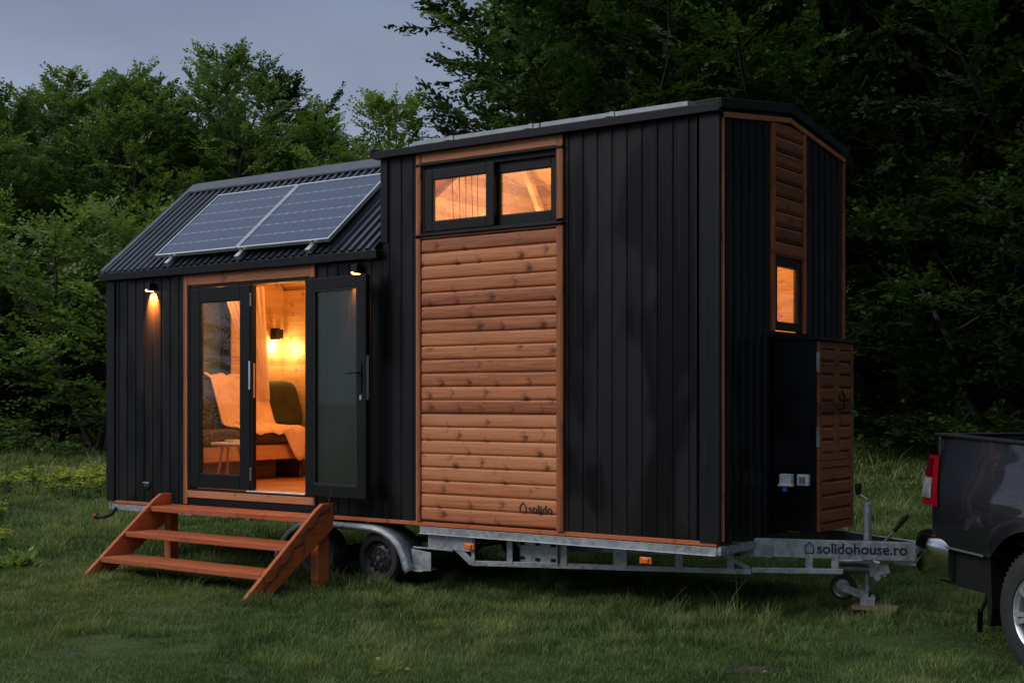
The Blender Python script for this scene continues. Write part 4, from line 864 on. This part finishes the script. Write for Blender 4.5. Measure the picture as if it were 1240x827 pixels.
# wheels
def trailer_wheel(x, y):
    R_ = .245; t = MB()
    t.lathe([(.165,.0),(.19,-.008),(.225,-.002),(.243,.02),(.247,.05),(.247,.15),(.24,.18),(.2,.195),(.165,.19)], (x,y,.245), 'y', 40)
    wt = t.build('wheel', M['rubber'], tr, smooth=True)
    tr_ = MB()
    for k in range(48):
        a = 2*PI*k/48; cx,cz = x+.247*math.cos(a), .245+.247*math.sin(a); tr_.bar((cx,y+.03,cz),(cx,y+.085,cz),.012,.008,up=(math.cos(a),0,math.sin(a)))
    tr_.build('tread', M['rubber'], wt)
    r = MB(); r.lathe([(.167,.002),(.172,-.004),(.168,.004),(.155,.03),(.13,.045),(.115,.03),(.09,.022),(.06,.028),(.05,.018),(0,.018)], (x,y,.245), 'y', 40)
    for k in range(12):
        a = 2*PI*k/12; r.lathe([(0,.022),(.011,.024),(.012,.05)], (x+.128*math.cos(a),y-.001,.245+.128*math.sin(a)), 'y', 8)
    r.build('rim', M['rim_dark'], wt, smooth=True)
    h = MB(); h.lathe([(0,-.005),(.022,-.002),(.028,.01),(.028,.03)], (x,y,.245), 'y', 16)
    for k in range(5):
        a = 2*PI*k/5+.3; h.lathe([(0,.0),(.009,.0),(.011,.004),(.011,.03)], (x+.06*math.cos(a),y,.245+.06*math.sin(a)), 'y', 8)
    h.build('hub', M['chrome_dull'], wt, smooth=True)
for x in (3.10,3.88):
    trailer_wheel(x,.02)
for x in (3.10,3.88):
    t = MB(); t.tube([(x,.2,.245),(x,2.22,.245)], .035, 12); t.build('axle', M['rim_dark'], tr)
    t = MB(); t.lathe([(.165,.0),(.225,.002),(.247,-.03),(.247,-.15),(.2,-.18),(.16,-.18)], (x,2.4,.245), 'y', 32); t.build('wheel', M['rubber'], tr, smooth=True)
def fender(y0, y1, nm='fender'):
    path = [(2.62,.20)]
    path = [(2.60,.19),(2.63,.27),(2.70,.37),(2.80,.46),(2.93,.525),(3.08,.55),(3.3,.553),(3.7,.553),(3.86,.55),(3.98,.53),(4.10,.478),(4.19,.405),(4.255,.31),(4.29,.21),(4.315,.17)]
    m = MB(); cs = [(y0+.006,-.055),(y0,-.03),(y0+.004,-.008),(y0+.018,.004),(y0+.05,.008),(y0+.1,.002),(y1,.002)]
    for i,(x,z) in enumerate(path):
        a = path[max(0,i-1)]; b = path[min(len(path)-1,i+1)]; dx,dz = b[0]-a[0],b[1]-a[1]; L = math.hypot(dx,dz); nx,nz = -dz/L,dx/L
        for yy,h_ in cs: m.v.append((x+nx*h_, yy, z+nz*h_))
    k = len(cs)
    for i in range(len(path)-1):
        for j in range(k-1): m.f.append((i*k+j,(i+1)*k+j,(i+1)*k+j+1,i*k+j+1)); m.mi.append(0)
    o = m.build(nm, M['galv'], tr, smooth=True); s = o.modifiers.new('t','SOLIDIFY'); s.thickness = .003; return o
fender(-.06,.26); 
t = MB(); t.box(4.295,4.42,-.0,.22,.165,.172); t.prism([(4.30,.165),(4.50,.175),(4.50,.34),(4.27,.36)], 'y', .03, .036); t.build('fender_end', M['galv'], tr, .002)
# coupling
t = MB(); t.tube([(8.40,1.21,.45),(9.02,1.21,.46)], .035, 14); t.box(8.3,8.62,1.165,1.255,.40,.445); t.build('coupling_tube', M['galv'], tr, smooth=True)
t = MB(); t.tube([(8.98,1.21,.46),(9.1,1.21,.47),(9.22,1.21,.49),(9.32,1.21,.49)], [.04,.045,.055,.04], 14); t.build('coupling_head', M['rim_dark'], tr, smooth=True)
lv = MB(); lv.tube([(8.17,1.21,.53),(8.27,1.21,.64),(8.29,1.21,.66)], .012, 10); br = lv.build('brake_lever', M['chrome_dull'], tr, smooth=True)
lv = MB(); lv.tube([(8.285,1.21,.655),(8.37,1.21,.76),(8.40,1.205,.79)], [.017,.019,.015], 10); lv.build('grip', M['plastic_black'], br, smooth=True)
# jockey wheel assembly
J = (8.08,1.17)
t = MB(); t.tube([(J[0],J[1],.38),(J[0],J[1],.86)], .033, 18); t.tube([(J[0],J[1],.86),(J[0],J[1],.875)], .037, 18); jk = t.build('jack_tube', M['galv'], tr, smooth=True)
t = MB(); t.tube([(J[0],J[1],.87),(J[0],J[1],.91)], .008, 8); t.tube([(J[0],J[1],.905),(J[0]-.07,J[1]-.01,.945)], .007, 8); t.build('crank', M['chrome_dull'], jk)
t = MB(); t.lathe([(0,0),(.02,.0),(.024,.04),(.028,.075),(.02,.09),(0,.09)], (J[0]-.072,J[1]-.01,.94), 'z', 12); t.build('crank_knob', M['plastic_black'], jk, smooth=True)
t = MB(); t.tube([(J[0]-.25,J[1]-.03,.39),(J[0]-.0,J[1]-.02,.40),(J[0]+.1,J[1],.38)], .035, 12); t.tube([(J[0]-.2,J[1],.33),(J[0]+.03,J[1],.345)], .04, 12)
t.bar((J[0]-.01,J[1]-.05,.46),(J[0]+.16,J[1]-.05,.29),.012,.05); t.bar((J[0]+.04,J[1]-.06,.33),(J[0]+.2,J[1]-.06,.37),.012,.07); t.tube([(J[0]+.12,J[1]-.1,.3),(J[0]+.12,J[1]+.06,.3)], .028, 10); t.tube([(J[0]+.1,J[1]-.08,.37),(J[0]+.1,J[1]+.06,.37)], .02, 10)
t.build('overrun_damper', M['chrome_dull'], jk, smooth=True)
t = MB(); t.tube([(J[0]-.0,J[1],.38),(J[0]-.0,J[1],.12)], .022, 12); t.bar((J[0]+.02,J[1]-.04,.13),(J[0]-.2,J[1]-.04,.19),.006,.06); t.bar((J[0]+.02,J[1]+.04,.13),(J[0]-.2,J[1]+.04,.19),.006,.06); t.bar((J[0]-.04,J[1]-.045,.085),(J[0]+.08,J[1]-.045,.085),.01,.09); t.build('fork', M['galv'], jk)
for (dx,z,r,nm) in ((-.2,.185,.105,'small_wheel'),(.045,.115,.055,'small_wheel')):
    t = MB(); t.lathe([(r*.7,-.0),(r*.85,-.004),(r,.008),(r,.042),(r*.85,.05),(r*.7,.048)], (J[0]+dx,J[1]-.025,z), 'y', 28); o = t.build(nm, M['rubber'], jk, smooth=True)
    t = MB(); t.lathe([(r*.72,0),(r*.74,-.006),(r*.66,.0),(r*.6,.012),(r*.3,.01),(r*.24,-.006),(0,-.006)], (J[0]+dx,J[1]-.025,z), 'y', 28); t.build('rim', M['chrome_dull'], o, smooth=True)
# the plank under it
pk = MB(); pk.bar((J[0]-.10,J[1]-.06,.045),(J[0]+.24,J[1]+.03,.045),.20,.026); o = pk.build('wooden_plank', M['board'], None, .003); tag(o, 'short weathered plank lying under the jockey wheel', 'plank')

# ------------------------------------------------------------------ STEPS
st = thing('wooden_steps', 'red brown stained wooden steps with three treads below the glazed doors', 'steps', (2.4,-.7,0))
def stringer(x0, x1, lab):
    s = MB(); s.prism([(-1.30,-.02),(-.99,-.02),(-.20,.52),(-.20,.752),(-.33,.752),(-.42,.695)], 'x', x0, x1); s.build('stringer', M['step_y'], st, .004, label=lab)
stringer(1.24,1.285,'left side board'); stringer(3.485,3.53,'right side board')
for yf,z in ((-1.06,.185),(-.77,.405),(-.47,.635)):
    s = MB(); s.box(1.287,3.483,yf-.01,yf+.335,z-.05,z); td = s.build('tread', M['step'], st, .005)
    for x in (1.33,2.38,3.43):
        for dy in (.05,.25):
            k = MB(); k.lathe([(0,.001),(.007,.001),(.008,-.002)], (x+.01*math.sin(dy*50+z*9),yf+dy,z), 'z', 8); k.build('screw', M['chrome_dull'], td)
for x in (1.287,3.38):
    s = MB(); s.box(x,x+.095,-.34,-.20,-.02,.585) if x > 2 else s.box(x,x+.095,-.30,-.20,-.02,.585); s.build('post', M['step_y'], st, .004)
vine = MB(); r = random.Random(3); pts = []; pts2 = []
for i in range(26):
    f = i/25; y = -.26-.86*f; zt = .765-.0*f if y > -.33 else .765-(-.33-y)*.77; side = 3.54+.012*math.sin(i*1.4)
    pts.append((side, y, zt-.03-.05*abs(math.sin(i*.7))-.09*f+.0)); pts2.append((side+.004+.01*math.cos(i*1.9), y-.012, zt-.035-.05*abs(math.cos(i*.6))-.09*f))
vine.tube([(3.50,-.3,.88),(3.515,-.27,.82),(3.535,-.25,.775)]+pts, .007, 6); vine.tube([(3.53,-.22,.87),(3.535,-.26,.78)]+pts2, .005, 6)
o = vine.build('dry_twig', M['vine'], None, smooth=True); tag(o, 'dark twisted twig running down the right side board of the steps', 'twig')

# ------------------------------------------------------------------ PICKUP
ta = math.atan2(-.640,.770)+math.radians(2.0); TX,TY = 9.45,1.0
tk = thing('pickup_truck', 'charcoal pickup truck with red tail light at the right edge', 'pickup truck', (TX,TY,0), ta)
tk.rotation_euler = (0, math.radians(2.2), ta)
AX = [(1.22,.41),(4.83,.41)]
def side_y(z, x=1):      # half width by height
    k = [(.40,.955),(.55,.985),(.72,1.0),(.85,1.012),(.95,1.015),(1.08,1.008),(1.2,.985),(1.34,.955),(1.42,.945),(1.455,.92)]
    for (a,b),(c,d) in zip(k,k[1:]):
        if z <= c: return b+(d-b)*(z-a)/(c-a)
    return k[-1][1]
def zlow(x):
    z = .70 if x < 2.2 else .48
    for cx,cz in AX:
        q = abs(x-cx)
        if q < .52: z = max(z, cz+math.sqrt(.52**2-q**2))
    return z
def ztop(x):
    if x < 2.0: return 1.455
    if x < 4.1: return 1.30
    return 1.30-.10*sst((x-4.1)/1.7)
for s,nm in ((-1,'body_side'),(1,'body_side')):
    m = MB(); xs = sorted(set([round(v_,4) for v_ in list(np.linspace(.04,5.75,110))+[1.22-.52,1.22+.52,4.83-.52,4.83+.52,1.999,2.001]])); nr = 24; V = []
    for x in xs:
        a,b = zlow(x),ztop(x)
        for j in range(nr):
            z = a+(b-a)*(j/(nr-1)); y = sum(side_y(min(1.455,z+q_)) for q_ in (-.09,-.06,-.03,0,.03,.06,.09))/7; fl = sum(.026*math.exp(-((math.hypot(x-c_,z-.41)-.52)/.055)**2) for c_ in (1.22,4.83))
            end = .05*max(0,(.16-x)/.12)**2 + .25*max(0,(x-5.3)/.45)**2
            V.append((x, s*(y+fl-end), z))
    m.add(V, [(i*nr+j,(i+1)*nr+j,(i+1)*nr+j+1,i*nr+j+1) for i in range(len(xs)-1) for j in range(nr-1)]); o = m.build('body_side', M['paint'], tk, smooth=True, local=True)
m = MB(); m.box(.03,.08,-.93,.93,.72,1.45); m.build('tailgate', M['paint'], tk, .02, local=True)
m = MB(); m.box(.08,2.0,-.82,.82,.78,.82); m.box(.08,2.0,-.92,-.84,.8,1.44); m.box(.08,2.0,.84,.92,.8,1.44); m.box(1.93,2.0,-.9,.9,.8,1.44); m.build('bed', M['plastic_black'], tk, local=True)
m = MB(); m.box(.05,2.02,-.965,-.86,1.452,1.472); m.box(.05,2.02,.86,.965,1.452,1.472); m.box(.03,.09,-.86,.86,1.452,1.468); m.build('bed_rail', M['plastic_black'], tk, .006, local=True)
m = MB(); zc = 1.93    # cab
prof = [(2.04,1.30),(2.08,1.46),(2.22,1.86),(2.5,1.93),(3.3,1.94),(3.62,1.87),(4.3,1.32),(4.3,1.25),(2.04,1.25)]
m.prism([(a,b) for a,b in prof], 'y', -.80, .80); 
for i,v_ in enumerate(m.v):
    if v_[2] < 1.4: m.v[i] = (v_[0], .94*(1 if v_[1] > 0 else -1), v_[2])
m.build('cab', M['paint'], tk, .03, local=True, seg=3)
for s in (-1,1):
    for q in ([(2.30,1.42),(2.40,1.80),(2.98,1.84),(2.98,1.42)],[(3.06,1.42),(3.06,1.84),(3.45,1.82),(3.95,1.42)]):
        g = MB(); P = []
        for off in (0,.008):
            for x,z in q: y = .94-(z-1.32)*(.14/.58); P.append((x, s*(y+.004+off), z))
        g.add(P, [(0,1,2,3),(7,6,5,4),(0,4,5,1),(1,5,6,2),(2,6,7,3),(3,7,4,0)]); g.build('side_window', M['carglass'], tk, local=True)
g = MB(); g.add([(3.66,-.74,1.86),(3.66,.74,1.86),(4.26,.84,1.37),(4.26,-.84,1.37)], [(0,1,2,3)]); 
g.v = [(x+.02,y,z+.02) for x,y,z in g.v]; g.build('windscreen', M['carglass'], tk, local=True)
g = MB(); g.add([(2.07,-.76,1.5),(2.07,.76,1.5),(2.19,.72,1.82),(2.19,-.72,1.82)], [(0,1,2,3)]); g.v = [(x-.012,y,z) for x,y,z in g.v]; g.build('rear_window', M['carglass'], tk, local=True)
m = MB(); m.prism([(4.2,1.0),(4.2,1.31),(4.6,1.30),(5.4,1.24),(5.72,1.15),(5.75,.5),(5.4,.5),(5.4,1.0)], 'y', -.88, .88); m.build('hood', M['paint'], tk, .03, local=True)
m = MB(); m.box(5.752,5.79,-.6,.6,.72,1.08); m.build('grille', M['plastic_black'], tk, .01, local=True)
for s in (-1,1):
    m = MB(); m.box(5.70,5.775,min(s*.62,s*.86),max(s*.62,s*.86),.85,1.05); m.build('headlight', M['lens'], tk, .02, local=True)
m = MB(); m.box(5.66,5.86,-.95,.95,.46,.70); m.build('front_bumper', M['chrome'], tk, .04, local=True)
m = MB()
for cx,cz in AX:
    for s in (-1,1):
        a,b = sorted((s*.60,s*.93)); pr = [(cx+.56*math.cos(t_),cz+.56*math.sin(t_)) for t_ in np.linspace(0,PI,14)]
        m.sheet(pr, 'y', a, b); m.box(cx-.56,cx+.56,a if s > 0 else b-.01,a+.01 if s > 0 else b,cz,.96) if False else None
        m.box(cx-.6,cx+.6,min(s*.58,s*.6),max(s*.58,s*.6),.4,1.0)
m.box(.12,.66,-.94,-.3,.44,.705); m.box(.12,.66,.3,.94,.44,.705); m.box(1.72,4.3,-.93,-.5,.30,.52); m.box(1.72,4.3,.5,.93,.30,.52); m.box(.3,5.5,-.5,.5,.42,.72)
m.build('underbody', M['plastic_black'], tk, local=True)
for s in (-1,1):
    m = MB(); a,b = sorted((s*.66,s*.965)); m.prism([(.64,.70),(.70,.70),(.735,.36),(.72,.24),(.70,.24)], 'y', a, b); m.build('mud_flap', M['plastic_black'], tk, .004, local=True)
m = MB(); m.prism([(.12,.692),(.68,.692),(.68,.706),(.12,.706)], 'y', -1.006, -.985); m.build('sill_strip', M['chrome_dull'], tk, .002, local=True)
m = MB(); m.prism([(.12,.692),(.68,.692),(.68,.706),(.12,.706)], 'y', .985, 1.006); m.build('sill_strip', M['chrome_dull'], tk, .002, local=True)
# rear bumper: chrome shell wrapping the corner
def bumper():
    m = MB(); n = 22; V = []; rows = [(.455,-.08),(.465,-.045),(.49,-.012),(.54,.0),(.62,.004),(.69,.002),(.735,-.006),(.76,-.022),(.772,-.05),(.774,-.09)]
    # plan outline from the near side round the back to the far side
    path = [(.30,-1.0),(.12,-1.03),(.0,-1.03),(-.09,-1.0),(-.15,-.92),(-.18,-.8),(-.19,-.5)]; 
    fine = []
    for i in range(len(path)-1):
        p0,p1,p2,p3 = path[max(0,i-1)],path[i],path[i+1],path[min(len(path)-1,i+2)]
        for t_ in (0,.25,.5,.75): fine.append(tuple(.5*((2*b)+(c-a)*t_+(2*a-5*b+4*c-d_)*t_*t_+(3*b-a-3*c+d_)*t_**3) for a,b,c,d_ in zip(p0,p1,p2,p3)))
    path = fine+[path[-1]]; path = path+[(a,-b) for a,b in path[::-1]]
    for i,(x,y) in enumerate(path):
        a = path[max(0,i-1)]; b = path[min(len(path)-1,i+1)]; dx,dy = b[0]-a[0],b[1]-a[1]; L = math.hypot(dx,dy); nx,ny = -dy/L,dx/L
        if nx*(x-.5)+ny*y < 0: nx,ny = -nx,-ny
        for z,o_ in rows: V.append((x+nx*o_, y+ny*o_, z))
    k = len(rows); m.add(V, [(i*k+j,(i+1)*k+j,(i+1)*k+j+1,i*k+j+1) for i in range(len(path)-1) for j in range(k-1)])
    L_ = len(path); m.add([V[j] for j in range(k)]+[V[(L_-1)*k+j] for j in range(k)], [tuple(range(k)), tuple(range(k,2*k))[::-1]])
    o = m.build('rear_bumper', M['chrome'], tk, smooth=True, local=True)
    m = MB(); m.box(-.12,.1,-.9,.9,.752,.775); m.box(-.10,.12,-.88,.88,.44,.5); m.build('bumper_step', M['plastic_black'], tk, .01, local=True)
    m = MB(); m.box(-.27,.0,-.03,.03,.40,.45); m.tube([(-.23,0,.45),(-.23,0,.49)], .012, 8); m.lathe([(0,.03),(.016,.027),(.025,.01),(.025,-.01),(.016,-.024)], (-.23,0,.51), 'z', 14); m.build('tow_hitch', M['rim_dark'], tk, smooth=True, local=True)
bumper()
# tail lights wrap the corner
for s in (-1,1):
    def shell(z0,z1,x0,x1,off,mat,nm,par=tk,tap=.0):
        m = MB(); V = []; n = 12; k = 9; 
        for j in range(k):
            z = z0+(z1-z0)*j/(k-1); xe = x1-tap*((z-z0)/(z1-z0))
            for i in range(n):
                u = i/(n-1)
                # plan: from the tailgate face round the corner to xe on the side
                yb = side_y(z); 
                if u < .35: x = -.012+0*u; y = yb-.17+.15*(u/.35)
                else: q = (u-.35)/.65; x = -.012+(xe+.012)*q; y = yb-.02*(1-q)**2
                c = (x-.3, y); V.append((x-off*.6*(1-u), s*(y+off), z))
        m.add(V, [(j*n+i,j*n+i+1,(j+1)*n+i+1,(j+1)*n+i) for j in range(k-1) for i in range(n-1)]); return m.build(nm, mat, par, smooth=True, local=True)
    a = shell(.97,1.315,0,.20,.012,M['red'],'tail_light',tap=.07)
    shell(1.02,1.16,0,.115,.016,M['lens'],'reversing_lens',tk,tap=.01); shell(1.175,1.30,0,.085,.016,M['dark_red'],'brake_lens',tk,tap=.02)
def truck_wheel(cx, s):
    y = s*.985; f = (lambda t_: -s*t_); m = MB()
    m.lathe([(.238,f(.02)),(.255,f(-.004)),(.31,f(-.012)),(.375,f(.0)),(.402,f(.025)),(.41,f(.06)),(.41,f(.22)),(.38,f(.27)),(.28,f(.27))], (cx,y,.41), 'y', 56); w_ = m.build('wheel', M['rubber'], tk, smooth=True, local=True)
    m = MB()
    for k in range(60):
        a = 2*PI*k/60; px_,pz = cx+.411*math.cos(a), .41+.411*math.sin(a); m.bar((px_,y+f(.03),pz),(px_,y+f(.11),pz),.016,.012,up=(math.cos(a),0,math.sin(a)))
    m.build('tread', M['rubber'], w_, local=True)
    m = MB(); m.lathe([(.244,f(.0)),(.238,f(-.006)),(.228,f(.0)),(.216,f(.03)),(.212,f(.16))], (cx,y,.41), 'y', 48)
    for k in range(6):
        a = 2*PI*k/6+.26
        for da in (-.13,.13):
            m.bar((cx+.05*math.cos(a+da),y+f(.02),.41+.05*math.sin(a+da)),(cx+.222*math.cos(a+da*.9),y+f(.008),.41+.222*math.sin(a+da*.9)),.03,.035,up=(0,1,0))
    m.lathe([(0,f(.0)),(.05,f(.0)),(.07,f(.015)),(.075,f(.05))], (cx,y,.41), 'y', 24)
    m.build('rim', M['rim_alloy'], w_, smooth=True, local=True)
    m = MB(); m.lathe([(0,f(.09)),(.213,f(.09)),(.214,f(.1))], (cx,y,.41), 'y', 32); m.build('brake_disc', M['rim_dark'], w_, local=True)
for cx,_ in AX:
    for s in (-1,1): truck_wheel(cx, s)
m = MB(); m.tube([(.42,-.75,.47),(.40,-.76,.34),(.36,-.78,.26)], .014, 8); m.bar((.36,-.78,.28),(.36,-.78,.12),.04,.012,up=(1,0,0)); m.build('ground_strap', M['plastic_black'], tk, local=True)

# ------------------------------------------------------------------ SMALL PLANTS AND GROUND DETAILS
def flower_plant(seed):
    r = random.Random(seed); st_ = MB(); sp = []; fl = []
    for k in range(9):
        a = r.uniform(0,6.28); b = r.uniform(0,.16); x,y = b*math.cos(a),b*math.sin(a); h = r.uniform(.3,.5); tx,ty = x*1.8+r.uniform(-.05,.05), y*1.8+r.uniform(-.05,.05)
        st_.tube([(x,y,0),(x*1.2,y*1.2,h*.5),(tx,ty,h)], [.006,.005,.004], 4)
        for j in range(5): t_ = .2+.13*j; sp.append((x+(tx-x)*t_,y+(ty-y)*t_,h*t_,math.cos(a+j*2.2),math.sin(a+j*2.2),.35,0,0,1,.1,r.uniform(.2,.6)))
        for j in range(4): fl.append((tx+r.uniform(-.05,.05),ty+r.uniform(-.05,.05),h+r.uniform(-.03,.04),math.cos(j*1.6),math.sin(j*1.6),.15,0,0,1,.1,r.uniform(.3,.95)))
    me = bpy.data.meshes.new('stem'); me.from_pydata(st_.v,[],st_.f); me.materials.append(M['leaf'])
    nr = np.random.default_rng(seed); return me, leaves_mesh('foliage', sp, .08, .03, 4, M['leaf'], nr), leaves_mesh('flower_head', fl, .05, .045, 7, M['yellow'], nr)
FP = [flower_plant(31+i) for i in range(3)]
rr = random.Random(17)
fpos = [(px_,Z_*.9) for px_,Z_ in [(8,24.5),(26,25.6),(44,27),(60,26.2),(72,27.4),(84,26.6),(96,27.2),(106,26),(118,26.8),(127,25.5),(88,24.2),(110,24.0),(66,24.6),(135,27.2),(150,27.5),(38,25.2),(98,25.0),(121,24.9),(2,20),(3,16.5),(-6,24.9),(78,25.4)]]
for i,(px,Z) in enumerate(fpos):
    x,y = plan((px-620)/1600*Z, Z); t = thing('yellow_wildflower', 'clump of yellow green wildflowers in the meadow left of the house', 'wildflower', (x,y,float(terrain(x,y))), rr.uniform(0,6), 'yellow wildflowers left of the house')
    s = rr.uniform(.9,1.5)*(.75 if Z < 21 else 1); t.scale = (s*.62,s*.62,s*.55)
    for nm,me in zip(('stem','foliage','flower_head'), FP[i%3]): o = bpy.data.objects.new(nm, me); COL.objects.link(o); o.parent = t
def weed(px, py, lab, seed, n=14, L=.16, mat=None):
    Z = 1.7*1600/(py-484); x,y = plan((px-620)/1600*Z, Z); r = random.Random(seed); sp = []
    for k in range(n): a = r.uniform(0,6.28); sp.append((x+.02*math.cos(a),y+.02*math.sin(a),float(terrain(x,y))+.02,math.cos(a),math.sin(a),r.uniform(.3,1.1),0,0,1,r.uniform(.05,.2),r.uniform(.3,.9)))
    me = leaves_mesh('broadleaf_weed', sp, L, L*.45, 3, mat or M['leaf_light'], np.random.default_rng(seed)); o = bpy.data.objects.new('broadleaf_weed', me); COL.objects.link(o); tag(o, lab, 'weed', 'broadleaf weeds in the grass')
weed(14,690,'broad leaved weed in the grass near the left edge',1); weed(30,688,'second broad leaved weed just right of the one by the left edge',2)
weed(760,695,'pale leafy weed in the grass below the middle of the trailer',3,10,.1); weed(1035,730,'small weed by the plank under the jockey wheel',4,8,.08); weed(475,815,'upright pale grass tuft low in the foreground',5,7,.07)
def stones():
    r = random.Random(9)
    for i,(px,py,s) in enumerate(((909,814,.02),(926,819,.028),(938,821,.018))):
        Z = 1.7*1600/(py-484); x,y = plan((px-620)/1600*Z, Z); bm = bmesh.new(); bmesh.ops.create_icosphere(bm, subdivisions=2, radius=s)
        for v in bm.verts: v.co *= 1+r.uniform(-.18,.18); v.co.z *= .5
        me = bpy.data.meshes.new('stone'); bm.to_mesh(me); bm.free(); me.materials.append(M['stone']); o = bpy.data.objects.new('stone', me); COL.objects.link(o); o.location = (x,y,float(terrain(x,y))+s*.3)
        tag(o, 'small pale stone half sunk in the grass at the bottom right', 'stone', 'small stones in the foreground grass')
stones()
def soil(px, py, w_, h_, lab, seed):
    Z = 1.7*1600/(py-484); x,y = plan((px-620)/1600*Z, Z); r = random.Random(seed); m = MB(); V = [(x,y,float(terrain(x,y))+.02)]
    for k in range(28):
        a = 2*PI*k/28; q = (1+.3*math.sin(a*3+seed)+r.uniform(-.15,.15)); X,Y = x+CR.x*math.cos(a)*w_*q+CW.x*math.sin(a)*h_*q, y+CR.y*math.cos(a)*w_*q+CW.y*math.sin(a)*h_*q; V.append((X,Y,float(terrain(X,Y))-.004))
    m.add(V, [(0,k+1,(k+1)%28+1) for k in range(28)]); o = m.build('bare_patch', M['soil'], None); tag(o, lab, kind='structure')
soil(90,792,.22,.22,'bare soil patch at the lower left',1); soil(918,814,.25,.12,'bare soil patch with stones at the bottom right',2)

# ------------------------------------------------------------------ LIGHT
wd = bpy.data.worlds.new('World'); SC.world = wd; wd.use_nodes = True; nt = wd.node_tree; bg = nt.nodes['Background']
def wn(t_, **k): o = nt.nodes.new(t_); [setattr(o,a,b) for a,b in k.items()]; return o
tc = wn('ShaderNodeTexCoord'); sky = wn('ShaderNodeTexSky', sky_type='NISHITA', sun_disc=False); SE, SAZ = 38, math.radians(212)
sky.sun_elevation = math.radians(3); sky.sun_rotation = SAZ; sky.air_density = 1.6; sky.dust_density = 2; sky.ozone_density = 3
sep = wn('ShaderNodeSeparateXYZ'); nt.links.new(tc.outputs['Generated'], sep.inputs[0])
ramp = wn('ShaderNodeValToRGB'); nt.links.new(sep.outputs[2], ramp.inputs[0]); e = ramp.color_ramp.elements
e[0].position = 0; e[0].color = (.27,.312,.40,1); e[1].position = 1; e[1].color = (.52,.57,.66,1)
q = e.new(.55); q.color = (.35,.39,.48,1); q = e.new(.16); q.color = (.22,.26,.35,1); q = e.new(.29); q.color = (.15,.183,.26,1)
def vdot(v):
    o = wn('ShaderNodeVectorMath', operation='DOT_PRODUCT'); o.inputs[1].default_value = v; nt.links.new(tc.outputs['Generated'], o.inputs[0]); return o.outputs['Value']
mr = wn('ShaderNodeMapRange'); mr.inputs['From Min'].default_value = -.8; mr.inputs['From Max'].default_value = .9; mr.inputs['To Min'].default_value = .75; mr.inputs['To Max'].default_value = 2.1
nt.links.new(vdot((-.74,-.60,.30)), mr.inputs['Value'])
ns = wn('ShaderNodeTexNoise'); ns.inputs['Scale'].default_value = 2.2; ns.inputs['Detail'].default_value = 5; mp_ = wn('ShaderNodeMapping'); mp_.inputs['Scale'].default_value = (1,1,3.2); nt.links.new(tc.outputs['Generated'], mp_.inputs['Vector']); nt.links.new(mp_.outputs[0], ns.inputs['Vector'])
mn = wn('ShaderNodeMapRange'); mn.inputs['From Min'].default_value = .3; mn.inputs['From Max'].default_value = .7; mn.inputs['To Min'].default_value = .8; mn.inputs['To Max'].default_value = 1.2; nt.links.new(ns.outputs['Fac'], mn.inputs['Value'])
mu = wn('ShaderNodeMath', operation='MULTIPLY'); nt.links.new(mr.outputs[0], mu.inputs[0]); nt.links.new(mn.outputs[0], mu.inputs[1])
sc = wn('ShaderNodeVectorMath', operation='SCALE'); nt.links.new(ramp.outputs[0], sc.inputs[0]); nt.links.new(mu.outputs[0], sc.inputs['Scale'])
s2 = wn('ShaderNodeVectorMath', operation='SCALE'); nt.links.new(sky.outputs[0], s2.inputs[0]); s2.inputs['Scale'].default_value = .01
ad = wn('ShaderNodeVectorMath', operation='ADD'); nt.links.new(sc.outputs[0], ad.inputs[0]); nt.links.new(s2.outputs[0], ad.inputs[1]); nt.links.new(ad.outputs[0], bg.inputs[0]); bg.inputs[1].default_value = 1.0
sl = bpy.data.lights.new('sun','SUN'); sl.energy = 1.3; sl.angle = math.radians(28); sl.color = (1,.93,.85); so = bpy.data.objects.new('sun', sl); COL.objects.link(so)
sd = Vector((-.62,-.85,.72)).normalized(); so.rotation_euler = (-sd).to_track_quat('-Z','Y').to_euler(); so.location = (0,-8,8)

cam = bpy.data.cameras.new('camera'); co = bpy.data.objects.new('camera', cam); COL.objects.link(co); SC.camera = co
co.location = CAM; co.rotation_euler = (PI/2, 0, math.asin(.5853)); cam.sensor_width = 36; cam.lens = 1600/1240*36; cam.shift_y = 70.5/1240; cam.clip_end = 2000; cam.clip_start = .1
SC.view_settings.view_transform = 'Standard'; SC.view_settings.look = 'None'; SC.view_settings.exposure = 0
SC.cycles.use_denoising = True; SC.cycles.max_bounces = 8; SC.cycles.transparent_max_bounces = 16; SC.cycles.sample_clamp_indirect = 4; SC.cycles.caustics_reflective = False; SC.cycles.caustics_refractive = False
